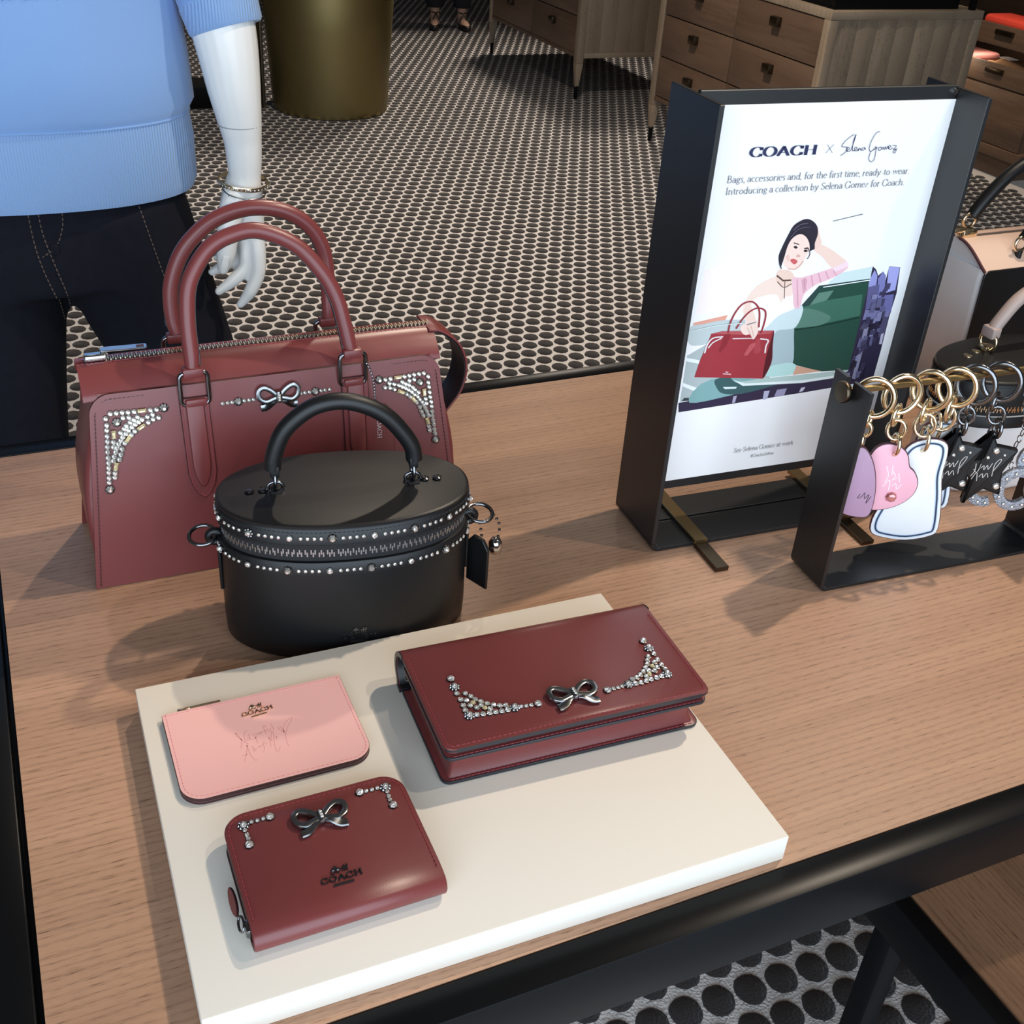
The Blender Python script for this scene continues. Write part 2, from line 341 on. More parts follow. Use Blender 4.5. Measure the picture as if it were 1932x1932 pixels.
# ------------------------------------------------------------------ stroke lettering
def arc(cx, cy, rx, ry, a0, a1, n=12):
    return [(cx+rx*cos(radians(a0+(a1-a0)*i/n)), cy+ry*sin(radians(a0+(a1-a0)*i/n))) for i in range(n+1)]
def sf(x, y=0.0, w=0.07): return [(x-w, y), (x+w, y)]
GL = {
 'a': (.42, [arc(.19, .31, .14, .13, 160, 0, 8)+[(.33, .06), (.38, 0)], arc(.19, .13, .14, .13, 20, 380, 12)]),
 'b': (.46, [[(.09, .7), (.09, 0)], arc(.24, .21, .15, .21, -160, 160), [(.03, .7), (.09, .7)]]),
 'c': (.40, [arc(.22, .22, .17, .22, 45, 315)]),
 'd': (.48, [[(.38, .7), (.38, 0), (.44, 0)], arc(.22, .21, .16, .21, 20, 340), [(.32, .7), (.38, .7)]]),
 'e': (.40, [[(.06, .25), (.35, .25)]+arc(.21, .22, .16, .22, 12, 315)]),
 'f': (.30, [[(.33, .64), (.27, .7), (.2, .69), (.15, .6), (.15, 0)], [(.03, .43), (.27, .43)], sf(.15)]),
 'g': (.42, [arc(.2, .29, .13, .14, 0, 360), [(.13, .17), (.1, .1), (.15, .05), (.3, .03), (.36, -.06), (.3, -.16), (.16, -.19), (.06, -.14), (.06, -.05), (.14, .02)], [(.3, .38), (.4, .42)]]),
 'h': (.50, [[(.1, .7), (.1, 0)], [(.1, .3), (.18, .4), (.28, .43), (.37, .38), (.39, .28), (.39, 0)], sf(.1), sf(.39), [(.04, .7), (.1, .7)]]),
 'i': (.22, [[(.11, .43), (.11, 0)], sf(.11), [(.05, .43), (.11, .43)], [(.11, .62), (.11, .56)]]),
 'k': (.46, [[(.1, .7), (.1, 0)], [(.38, .43), (.12, .2)], [(.19, .26), (.42, 0)], sf(.1), sf(.36, .43, .05)]),
 'l': (.22, [[(.11, .7), (.11, 0)], sf(.11), [(.05, .7), (.11, .7)]]),
 'm': (.74, [[(.1, .43), (.1, 0)], [(.1, .3), (.2, .42), (.3, .42), (.37, .3), (.37, 0)], [(.37, .3), (.46, .42), (.56, .42), (.64, .3), (.64, 0)], sf(.1), sf(.37), sf(.64), [(.04, .43), (.1, .43)]]),
 'n': (.50, [[(.1, .43), (.1, 0)], [(.1, .3), (.18, .4), (.28, .43), (.37, .38), (.39, .28), (.39, 0)], sf(.1), sf(.39), [(.04, .43), (.1, .43)]]),
 'o': (.46, [arc(.23, .215, .17, .215, 0, 360, 18)]),
 'r': (.34, [[(.1, .43), (.1, 0)], [(.1, .28), (.17, .4), (.26, .43), (.3, .4)], sf(.1), [(.04, .43), (.1, .43)]]),
 's': (.34, [[(.28, .37), (.22, .43), (.13, .42), (.08, .34), (.13, .26), (.23, .19), (.28, .1), (.23, .01), (.13, 0), (.06, .06)]]),
 't': (.30, [[(.14, .58), (.14, .07), (.19, 0), (.27, .04)], [(.03, .43), (.27, .43)]]),
 'u': (.50, [[(.1, .43), (.1, .12), (.16, .01), (.28, .02), (.38, .13)], [(.38, .43), (.38, 0), (.44, 0)], [(.04, .43), (.1, .43)], [(.32, .43), (.38, .43)]]),
 'w': (.66, [[(.06, .43), (.2, 0), (.32, .38)], [(.32, .43), (.46, 0), (.6, .43)], sf(.07, .43, .06), sf(.6, .43, .05)]),
 'x': (.44, [[(.06, .43), (.37, 0)], [(.37, .43), (.06, 0)], sf(.06, 0, .05), sf(.37, .43, .05)]),
 'y': (.46, [[(.07, .43), (.24, .03)], [(.41, .43), (.22, -.02), (.13, -.18), (.05, -.19)], sf(.08, .43, .06), sf(.4, .43, .05)]),
 'z': (.40, [[(.06, .43), (.34, .43), (.05, 0), (.35, 0)]]),
 '-': (.30, [[(.05, .2), (.25, .2)]]), '.': (.18, [[(.09, .06), (.09, 0)]]), ',': (.18, [[(.09, .06), (.1, -.02), (.05, -.1)]]),
 'A': (.66, [[(.05, 0), (.32, .7)], [(.30, .7), (.58, 0)], [(.15, .24), (.47, .24)], sf(.06, 0, .06), sf(.58, 0, .09)]),
 'B': (.56, [[(.12, .7), (.12, 0)], [(.12, .7), (.3, .7), (.41, .62), (.41, .46), (.3, .38), (.12, .38)], [(.3, .38), (.46, .3), (.47, .1), (.32, 0), (.05, 0)], [(.05, .7), (.12, .7)]]),
 'C': (.66, [arc(.36, .35, .29, .36, 42, 318, 20), [(.58, .70), (.575, .48)], [(.58, 0.02), (.575, .2)]]),
 'G': (.70, [arc(.36, .35, .29, .36, 42, 325, 20), [(.58, .02), (.58, .28)], sf(.56, .28, .09), [(.57, .7), (.565, .5)]]),
 'H': (.76, [[(.16, .7), (.16, 0)], [(.6, .7), (.6, 0)], [(.16, .36), (.6, .36)], sf(.16, 0, .1), sf(.6, 0, .1), sf(.16, .7, .1), sf(.6, .7, .1)]),
 'I': (.28, [[(.14, .7), (.14, 0)], sf(.14, 0, .09), sf(.14, .7, .09)]),
 'O': (.74, [arc(.37, .35, .29, .36, 0, 360, 26)]),
 'S': (.50, [[(.41, .58), (.34, .68), (.22, .71), (.1, .62), (.1, .49), (.2, .4), (.35, .32), (.43, .2), (.38, .05), (.24, -.01), (.1, .05), (.06, .16)]]),
 '#': (.50, [[(.2, .66), (.12, 0)], [(.38, .66), (.3, 0)], [(.06, .44), (.46, .44)], [(.04, .22), (.44, .22)]]),
 ' ': (.22, []),
}
def ribbon2(P, thick, thin, V, F):
    """flat broad-nib stroke: wide where it runs up and down, thin where it runs across"""
    P = [Vector(p) for p in P]; n = len(P)
    if n < 2: return
    cl = (P[0]-P[-1]).length < 1e-6; k0 = len(V)
    for i in range(n):
        a = P[i-1] if i > 0 else (P[-2] if cl else P[0]); b = P[i+1] if i < n-1 else (P[1] if cl else P[-1])
        t = (b-a)
        if t.length < 1e-9: t = Vector((1, 0))
        t.normalize(); w = (thin+(thick-thin)*abs(t.y)**1.3)/2; s = Vector((-t.y, t.x))*w
        V += [(P[i]+s).to_tuple(), (P[i]-s).to_tuple()]
    for i in range(n-1):
        k = k0+2*i; F.append((k, k+1, k+3, k+2))
def lettering(txt, size, thick, thin, track=0.0, stretch=1.0, shear=0.0):
    V, F = [], []; x = 0.0
    for ch in txt:
        w, strokes = GL[ch]
        for s in strokes: ribbon2([((x+px+py*shear)*stretch, py) for px, py in s], thick, thin, V, F)
        x += w+track
    return [(a*size, b*size) for a, b in V], F, (x-track)*stretch*size
def print_mesh(name, V2, F, m, parent, O, ex, ez, thick=0.0):
    """flat (or slightly raised) lettering laid on a surface: O + u*ex + v*ez"""
    O, ex, ez = Vector(O), Vector(ex), Vector(ez); nrm = ex.cross(ez).normalized()
    V = [O+ex*u+ez*v for u, v in V2]
    if thick:
        k = len(V); V = V+[v+nrm*thick for v in V]
        F = [tuple(i+k for i in f) for f in F]+[(f[0], f[2 if False else 3], f[3]+k, f[0]+k) for f in F]+[(f[1], f[2], f[2]+k, f[1]+k) for f in F]
    return mesh(name, V, F, m, parent, 0)
def strokes_mesh(name, L, w, m, parent, O, ex, ez, sub=4, thick=0.0):
    V, F = [], []
    for s in L: ribbon2([p.to_tuple() for p in catmull([Vector((a, b)) for a, b in s], sub)] if len(s) > 2 else s, w, w*0.7, V, F)
    return print_mesh(name, V, F, m, parent, O, ex, ez, thick)

# ================================================================== THE SETTING
CARP = mat('grey_carpet', lin((216, 210, 206)), 0.95, bump=(210, 0.9, 0.006), vary=(190, 0.16), sheen=0.2)
CDOT = mat('dark_carpet_dot', lin((38, 31, 29)), 0.95, bump=(230, 0.9, 0.006), vary=(200, 0.22), sheen=0.2)
floor = rbox('floor', -4.5, 4.84, -4.2, 11.0, -0.05, 0.0, CARP, None, 0)
struct(floor, 'pale grey shop carpet with rows of dark brown dots')
def carpet_dots():
    V, F = [], []; s, pr = 0.0587, 0.0605; ca, sa = cos(-0.026), sin(-0.026); n = 9
    cl = Vector((-0.0382, -0.8734, 0.7756+T)); f = 2121.86/966
    for j in range(-70, 150):
        for i in range(-120, 120):
            u = (i+(0.5 if j % 2 else 0))*s; v = j*pr
            x = 1.3368+u*ca-v*sa; y = 2.1632+u*sa+v*ca
            if x > 4.76 or x < -3.5 or y > 10.5: continue
            d = Vector((x, y, 0))-cl; z = d.dot(fw)
            if z < 0.3: continue
            if abs(d.dot(r2)/z*f) > 1.45 or abs(d.dot(u2)/z*f) > 1.35: continue
            k = len(V); ph = random.random()*6; n = 20 if z < 2.2 else 10
            jit = [1+random.uniform(-0.035, 0.035) for _ in range(n)]; R = 0.0270
            for q, zz in ((1.0, 0.0), (0.93, 0.0032)):
                V += [(x+R*q*jit[a]*cos(ph+2*pi*a/n), y+R*q*jit[a]*sin(ph+2*pi*a/n), zz) for a in range(n)]
            F.append(tuple(range(k+n, k+2*n)))
            F += [(k+a, k+(a+1) % n, k+n+(a+1) % n, k+n+a) for a in range(n)]
    me = bpy.data.meshes.new('carpet_dots'); me.from_pydata(V, [], F); me.materials.append(CDOT); me.shade_smooth(); me.set_sharp_from_angle(angle=radians(75))
    return stuff(link(bpy.data.objects.new('carpet_dots', me), floor))
carpet_dots()
PLAS = mat('warm_plaster', lin((150, 138, 126)), 0.9, bump=(60, 0.1, 0.002))
struct(rbox('wall_right', 5.35, 5.5, -4.2, 11.0, 0, 3.5, PLAS, None, 0), 'warm plaster wall behind the drawer wall unit')
struct(rbox('wall_back', -4.5, 5.5, 11.0, 11.15, 0, 3.5, PLAS, None, 0), 'warm plaster wall at the far end of the shop')
struct(rbox('wall_left', -4.65, -4.5, -4.2, 11.0, 0, 3.5, PLAS, None, 0), 'warm plaster wall at the left of the shop')

# ================================================================== DISPLAY TABLE
def display_table():
    t = thing('display_table', 'ash-topped display table in a black steel frame, holding the handbags', 'table', (0.6, 0.08, 0))
    ox, oy = -0.6, -0.08
    x0, x1, y0, y1 = -0.1097, 1.75, -0.383, 0.5458
    ys = [y0, -0.2300, -0.0766, 0.0486, 0.1740, 0.2990, 0.4240, y1]
    top = rbox('tabletop', x0+ox, x1+ox, y0+oy, y1+oy, T-0.030, T-0.020, WOOD, t, 0)
    for a, b in zip(ys, ys[1:]):
        o = bevel_mesh('plank', *boxVF(x0+ox, x1+ox, a+oy+0.00004, b+oy-0.00004, T-0.020, T), WOOD, top, 0.00015, 1)
    w = 0.0315; g = 0.0015
    def rail(nm, *b): return rbox(nm, b[0]+ox, b[1]+ox, b[2]+oy, b[3]+oy, b[4], b[5], TBLK, t, 0.0018)
    rail('front_rail', x0-0.07, x1+w, y0-w, y0-g, T-0.065, T+0.0012)
    rail('back_rail', x0-0.07, x1+w, y1+g, y1+w, T-0.065, T+0.0012)
    rail('side_rail', x0-0.07, x0-g-0.004, y0-g, y1+g, T-0.065, T+0.0012)
    rail('side_rail', x1+g, x1+w, y0-g, y1+g, T-0.065, T+0.0012)
    rail('edge_strip', x0-g-0.004, x0, y0, y1, T-0.03, T-0.006)
    for lx in (x0-0.068, x1-0.005):
        for ly in (y0-w+0.002, y1+0.002):
            rail('leg', lx, lx+0.034, ly, ly+0.03, 0, T-0.065)
    return t
display_table()
def low_table():
    t = thing('low_table', 'lower wooden nesting table with black frame, under the display table', 'table', (1.3, -0.35, 0))
    ox, oy = -1.3, 0.35; h = T-0.30
    top = rbox('tabletop', 0.815+ox, 1.9+ox, -1.02+oy, 0.1+oy, h-0.02, h-0.012, WOODY, t, 0)
    for a, b in zip((0.815, 0.99, 1.165, 1.34, 1.52, 1.70), (0.99, 1.165, 1.34, 1.52, 1.70, 1.9)):
        bevel_mesh('plank', *boxVF(a+ox+0.0003, b+ox-0.0003, -1.02+oy, 0.1+oy, h-0.012, h), WOODY, top, 0.0005, 1)
    for b in ((0.789, 0.813, -1.05, 0.13), (1.902, 1.926, -1.05, 0.13)):
        rbox('side_rail', b[0]+ox, b[1]+ox, b[2]+oy, b[3]+oy, h-0.065, h-0.002, TBLK, t, 0.0012)
    for b in ((-1.05, -1.02), (0.1, 0.13)):
        rbox('end_rail', 0.813+ox, 1.902+ox, b[0]+oy, b[1]+oy, h-0.065, h-0.002, TBLK, t, 0.0012)
    for lx in (0.789, 1.90):
        for ly in (-0.94, -0.30): rbox('leg', lx+ox, lx+0.03+ox, ly+oy, ly+0.03+oy, 0, h-0.065, TBLK, t, 0.0012)
    return t
low_table()
# dark pouch whose rounded end shows on the low table
def pouch():
    t = thing('pouch', 'dark rounded pouch lying on the low wooden table', 'pouch', (1.115, -0.40, T-0.30), 0.5)
    rings = []
    for i, (q, z) in enumerate(((0.80, 0.0), (0.97, 0.006), (1.0, 0.02), (0.96, 0.034), (0.80, 0.045), (0.4, 0.050))):
        rings.append([(a*q, b*q, z) for a, b in superell(0.10, 0.065, 2.6, 40)])
    loft('body', rings, BLK, t)
    tube('zipper', [(a*1.003, b*1.003, 0.021) for a, b in superell(0.10, 0.065, 2.6, 40)], 0.0018, TEETHD, t, True, 6)
pouch()

# ================================================================== SHOP FURNITURE BEHIND
def cabinet(name, label, x0, x1, y0, y1, top, rows, cols, bottom, tray=False):
    t = thing(name, label, 'cabinet', ((x0+x1)/2, (y0+y1)/2, 0)); cx, cy = (x0+x1)/2, (y0+y1)/2
    B = lambda n, a, b, c, d, e, f, m, r=0.003, p=t: rbox(n, a-cx, b-cx, c-cy, d-cy, e, f, m, p, r)
    s = 0.046
    B('carcass', x0+0.03, x1-0.012, y0+0.012, y1-0.012, bottom+0.005, top-0.03, WOODP, 0)
    B('top_board', x0, x1, y0, y1, top-0.034, top, WOODP)
    for ya, yb in ((y0, y0+s), (y1-s, y1)):
        for xa, xb in ((x0, x0+s), (x1-s, x1)):
            l = B('leg', xa, xb, ya, yb, bottom-0.03, top-0.034, WOODP)
            # tapering foot with a black ferrule
            mx, my = (xa+xb)/2-cx, (ya+yb)/2-cy
            ft = rbox('foot', xa-cx, xb-cx, ya-cy, yb-cy, 0.075, bottom-0.03, WOODP, l, 0.002)
            for v in ft.data.vertices:
                if v.co.z < 0.10: v.co.x = mx+(v.co.x-mx)*0.5; v.co.y = my+(v.co.y-my)*0.5
            lathe('ferrule', [(0.008, 0), (0.011, 0.003), (0.013, 0.080)], TBLK, l, 10, 40, Matrix.Translation((mx, my, 0)))
    for ya, yb in ((y0, y0+0.02), (y1-0.02, y1)):
        e = B('end_rail', x0+s, x1-s, ya, yb, bottom, bottom+0.03, WOODP)
    for k in range(7):
        xa = x0+s+(x1-x0-2*s)*k/7; xb = x0+s+(x1-x0-2*s)*(k+1)/7
        B('end_panel_board', xa, xb, y0+0.006, y0+0.014, bottom+0.03, top-0.034, WOODP, 0.0006)
    B('front_rail', x0+0.004, x0+0.02, y0+s, y1-s, bottom, bottom+0.022, WOODD)
    w = (y1-y0-2*s)/cols
    for zl, zh in rows:
        for c in range(cols):
            ya = y0+s+c*w; d = B('drawer_front', x0+0.006, x0+0.03, ya+0.003, ya+w-0.003, zl+0.003, zh-0.003, WOODD, 0.002)
            ky = ya+w*0.5-cy; kz = (zl+zh)/2+0.035
            for off in (0, ):
                k = rbox('pull', x0-cx-0.022, x0-cx+0.006, ky-0.028, ky+0.028, kz-0.022, kz+0.018, BRASSD, d, 0.002)
    return t
cabinet('drawer_cabinet', 'oak drawer cabinet with grey end panel, nearest behind the sign', 3.26, 4.095, 3.215, 4.60, T+0.085,
        [(T-0.550, T-0.350), (T-0.350, T-0.147), (T-0.147, T+0.050)], 2, T-0.575)
cabinet('drawer_cabinet', 'oak drawer cabinet standing further back, left of the nearer one', 3.28, 4.10, 5.52, 6.90, T+0.085,
        [(T-0.540, T-0.330), (T-0.330, T-0.135), (T-0.135, T+0.050)], 2, T-0.560)
def display_box():
    t = thing('display_case', 'black framed display tray on top of the nearer drawer cabinet', 'tray', (3.72, 3.62, T+0.085))
    rbox('base', -0.42, 0.26, -0.36, 0.36, 0.0, 0.012, TBLK, t, 0.002)
    for b in ((-0.42, 0.26, -0.36, -0.345), (-0.42, 0.26, 0.345, 0.36), (-0.42, -0.405, -0.345, 0.345), (0.245, 0.26, -0.345, 0.345)):
        rbox('rim', *b, 0.012, 0.16, TBLK, t, 0.002)
    rbox('post', 0.31, 0.335, -0.39, -0.365, 0, 0.30, TBLK, t, 0.002)
display_box()
TAGW_ = mat('frosted_strip', (0.8, 0.78, 0.72), 0.5)
def wall_unit():
    y0, y1, x0 = 3.44, 7.2, 4.82
    t = thing('wall_drawer_unit', 'dark wooden wall unit with open pull-out shelves at the right', 'shelf unit', (5.08, (y0+y1)/2, 0)); cx, cy = 5.08, (y0+y1)/2
    B = lambda n, a, b, c, d, e, f, m, r=0.003: rbox(n, a-cx, b-cx, c-cy, d-cy, e, f, m, t, r)
    B('plinth', x0+0.03, 5.34, y0+0.05, y1, 0, 0.10, WOODD)
    B('base_moulding', x0-0.01, 5.34, y0-0.01, y1, 0.10, 0.152, WOODD, 0.004)
    B('cabinet_body', x0+0.02, 5.34, y0+0.02, y1, 0.152, T-0.31, WOODD, 0)
    B('back_panel', 5.28, 5.34, y0+0.02, y1, T-0.31, 1.9, WOODD, 0)
    B('drawer_front', x0, x0+0.02, y0+0.02, y0+1.22, 0.155, T-0.372, WOODD)
    B('drawer_front', x0, x0+0.02, y0+1.23, y0+2.45, 0.155, T-0.372, WOODD)
    for zl, zh in ((T-0.362, T-0.262), (T-0.180, T-0.080)):
        B('shelf_tray', x0+0.016, 5.28, y0+0.02, y1, zl, zl+0.02, WOODP)
        f = B('shelf_front', x0-0.002, x0+0.016, y0+0.02, y1, zl, zh, WOODD)
        for yy in (3.75, 4.6, 5.6): rbox('pull', x0-cx-0.02, x0-cx-0.001, yy-cy-0.06, yy-cy+0.06, zh-0.045, zh-0.020, BRASSD, f, 0.003)
    ls = B('light_strip', 4.93, 4.95, y0+0.1, y1-0.1, T-0.188, T-0.181, TAGW_)
    area('shelf_strip_light', (4.94, 3.95, T-0.191), (4.97, 3.95, T-0.36), 0.02, 1.0, 1.6, (1.0, 0.84, 0.66))
    B('shelf_side', x0, 5.28, y0, y0+0.02, T-0.372, T+0.30, WOODD)
    B('upper_cabinet', x0+0.12, 5.28, y0+0.02, y1, T+0.06, 1.9, WOODD)
    return t
wall_unit()
RED = mat('red_knit', lin((226, 70, 50)), 0.85, bump=(500, 0.3, 0.002)); ROSE = mat('rose_felt', lin((212, 140, 134)), 0.9)
FUR = mat('tan_suede', lin((196, 148, 104)), 0.9, bump=(300, 0.4, 0.003)); TAGW = mat('white_tag', (0.85, 0.85, 0.84), 0.6)
def folded(name, label, cat, loc, w, d, layers, th, m, rotz=0.0):
    t = thing(name, label, cat, loc, rotz)
    for k in range(layers):
        q = 1-0.03*k; rbox('fold', -w/2*q, w/2*q, -d/2*q, d/2*q, k*th, (k+1)*th-0.0005, m, t, th*0.42, 3)
    return t
folded('folded_scarf', 'folded red knit scarf lying on the upper pull-out shelf', 'scarf', (4.97, 3.80, T-0.160), 0.22, 0.36, 2, 0.055, RED)
folded('folded_shawl', 'folded rose felt shawl lying on the lower pull-out shelf', 'shawl', (4.96, 4.10, T-0.342), 0.20, 0.28, 2, 0.044, ROSE)
def glove():
    t = thing('suede_glove', 'tan suede glove with a white tag on the lower shelf', 'glove', (4.93, 3.79, T-0.342), 1.5)
    parts = [capsule([(-0.13, 0, 0.04), (-0.05, 0, 0.045), (0.03, 0, 0.05)], [0.036, 0.040, 0.045])]
    for k, a in enumerate((-0.42, -0.16, 0.10, 0.34)):
        parts.append(capsule([(0.03, a*0.10, 0.05), (0.09, a*0.2, 0.055), (0.15-abs(a)*0.05, a*0.27, 0.045)], [0.018, 0.017, 0.013]))
    parts.append(capsule([(-0.02, -0.03, 0.05), (0.03, -0.08, 0.05), (0.07, -0.10, 0.04)], [0.02, 0.018, 0.013]))
    V, F = join(*parts); remeshed('body', V, F, FUR, t, 0.006, 3)
    bevel_mesh('paper_tag', *boxVF(-0.04, 0.04, -0.03, 0.03, 0.096, 0.099), TAGW, t, 0.0006, 1)
glove()
# ---- big bronze planter drum and a fixture with a black plinth
BRZ = mat('brushed_bronze', (0.27, 0.215, 0.095), 0.5, 1.0, vary=(3, 0.10), bump=(90, 0.03, 0.001))
def drum():
    t = thing('bronze_planter', 'large brushed bronze drum planter standing on the dotted carpet', 'planter', (1.76, 5.56, 0))
    H = 0.635
    lathe('drum', [(0.30, 0), (0.315, 0.006), (0.322, 0.05), (0.345, 0.45), (0.356, H-0.01), (0.352, H), (0.335, H), (0.330, H-0.02), (0.31, 0.12), (0.02, 0.11)], BRZ, t, 64)
    lathe('rim', [(0.352, H-0.012), (0.362, H-0.010), (0.362, H+0.004), (0.352, H+0.006), (0.340, H+0.004)], BRASS, t, 64)
    lathe('soil', [(0.312, 0.5), (0.312, 0.51), (0.10, 0.53), (0.01, 0.535)], mat('dark_soil', (0.02, 0.015, 0.01), 0.95, bump=(60, 0.6, 0.01)), t, 32)
drum()
def fixture():
    t = thing('rail_fixture', 'bronze upright panel on a low black plinth beside the drum', 'fixture', (1.15, 5.72, 0))
    rbox('plinth', -0.70, 0.225, -0.10, 0.14, 0, 0.115, TBLK, t, 0.003)
    rbox('upright_panel', 0.150, 0.232, -0.13, -0.105, 0.0, 1.7, BRASSD, t, 0.003)
    rbox('edge_trim', 0.232, 0.248, -0.135, -0.10, 0.0, 1.7, mat('dull_bronze_trim', (0.16, 0.14, 0.10), 0.4, 1.0), t, 0.002)
    rbox('top_rail', -0.68, 0.232, -0.03, 0.03, 1.66, 1.70, BRASSD, t, 0.004)
    rbox('upright_panel', -0.68, -0.60, -0.05, 0.05, 0.115, 1.66, BRASSD, t, 0.003)
fixture()
# ---- shopper whose ankles and flat shoes show at the top edge
SKIN = mat('skin', lin((206, 164, 140)), 0.55); TRO = mat('black_trouser_cloth', (0.008, 0.009, 0.014), 0.85); SHOE = mat('black_shoe_leather', (0.012, 0.010, 0.010), 0.4)
def shopper():
    t = thing('person', 'person in cropped black trousers and strappy black flats, standing far back', 'person', (3.36, 7.88, 0), -0.25)
    parts = []
    for s in (-1, 1):
        x = 0.105*s
        parts.append(capsule([(x, 0.02, 0.055), (x, 0.02, 0.22), (x, 0.03, 0.46), (x*0.9, 0.0, 0.85)], [0.034, 0.042, 0.055, 0.085]))
        parts.append(capsule([(x, 0.045, 0.035), (x*1.05, -0.03, 0.045), (x*1.15, -0.12, 0.026), (x*1.2, -0.165, 0.022)], [0.032, 0.034, 0.036, 0.026]))
        parts.append(capsule([(0.19*s, 0.02, 1.38), (0.25*s, 0.03, 1.10), (0.26*s, -0.05, 0.84)], [0.05, 0.042, 0.032]))
    parts.append(capsule([(0, 0, 0.88), (0, 0.01, 1.08), (0, 0.0, 1.34), (0, 0.01, 1.46)], [0.15, 0.125, 0.15, 0.08]))
    parts.append(capsule([(0, 0.01, 1.44), (0, 0, 1.52)], [0.055, 0.05])); parts.append(capsule([(0, -0.005, 1.58), (0, -0.01, 1.66)], [0.085, 0.09]))
    V, F = join(*parts); remeshed('body', V, F, SKIN, t, 0.012, 4)
    tp = [capsule([(0, 0, 0.84), (0, 0, 1.0)], [0.168, 0.15])]
    for s in (-1, 1): tp.append(capsule([(0.105*s, 0.02, 0.140), (0.105*s, 0.03, 0.48), (0.09*s, 0.0, 0.86)], [0.070, 0.082, 0.112], 16, False))
    V, F = join(*tp); remeshed('trousers', V, F, TRO, t, 0.012, 2)
    V, F = join(capsule([(0, 0, 0.96), (0, 0.01, 1.12), (0, 0, 1.36)], [0.17, 0.155, 0.17]), *[capsule([(0.17*s, 0.02, 1.38), (0.25*s, 0.03, 1.12)], [0.07, 0.06]) for s in (-1, 1)])
    remeshed('shirt', V, F, mat('grey_shirt', lin((120, 120, 126)), 0.85), t, 0.014, 3)
    V, F = capsule([(0, 0.02, 1.60), (0, 0.02, 1.69)], [0.093, 0.098]); remeshed('hair', V, F, mat('dark_hair', (0.02, 0.014, 0.01), 0.6), t, 0.012, 2)
    for s in (-1, 1):
        V, F = join(capsule([(0.108*s, 0.06, 0.026), (0.113*s, -0.03, 0.022), (0.122*s, -0.13, 0.022), (0.127*s, -0.18, 0.02)], [0.032, 0.036, 0.040, 0.026]))
        V = [(x, y, max(0.0, min(z, 0.052-0.012*max(0, -y/0.18)))) for x, y, z in V]
        sh = mesh('shoe', V, F, SHOE, t, 60)
        for a, b in (((0.07, -0.10, 0.045), (0.14, 0.02, 0.105)), ((0.14, -0.10, 0.045), (0.07, 0.02, 0.105))):
            A, Bv = Vector((a[0]*s, a[1], a[2])), Vector((b[0]*s, b[1], b[2])); mid = (A+Bv)/2+Vector((0, -0.012, 0.028))
            tube('strap', catmull([A, mid, Bv], 5), 0.0045, SHOE, sh, False, 6)
shopper()

# ================================================================== MANNEQUIN
SWEAT = mat('light_blue_sweatshirt', lin((126, 161, 210)), 0.9, bump=(420, 0.25, 0.001), sheen=0.3, vary=(5, 0.05))
DENIM = mat('dark_denim', (0.0065, 0.0070, 0.0125), 0.9, 0.0, 0.2, bump=(900, 0.3, 0.0008), vary=(60, 0.25))
MANQ = mat('white_mannequin', (0.82, 0.82, 0.80), 0.32, vary=(4, 0.01)); THREAD = mat('tan_denim_thread', lin((92, 76, 68)), 0.8)
def ribbed(name, c, scale):
    m = mat(name, c, 0.9, sheen=0.3, vary=(5, 0.05)); nt = m.node_tree; b = nt.nodes['Principled BSDF']
    tc = nt.nodes.new('ShaderNodeTexCoord'); wv = nt.nodes.new('ShaderNodeTexWave'); wv.wave_type = 'BANDS'; wv.bands_direction = 'X'; wv.inputs['Scale'].default_value = scale
    bp = nt.nodes.new('ShaderNodeBump'); bp.inputs['Strength'].default_value = 0.6; bp.inputs['Distance'].default_value = 0.002
    nt.links.new(tc.outputs['Object'], wv.inputs['Vector']); nt.links.new(wv.outputs['Fac'], bp.inputs['Height']); nt.links.new(bp.outputs[0], b.inputs['Normal']); return m
SRIB = ribbed('sweatshirt_rib', lin((132, 166, 212)), 72)
def ell(cx, cy, rx, ry, z, N=56, p=2.3, dz=None, fold=0.0):
    o = []
    for i in range(N):
        t = 2*pi*i/N; c, s = cos(t), sin(t); f = 1+fold*(sin(5*t+z*7)+0.6*sin(9*t+1.3))
        o.append((cx+rx*f*math.copysign(abs(c)**(2/p), c), cy+ry*f*math.copysign(abs(s)**(2/p), s), z+(dz(t) if dz else 0)))
    return o
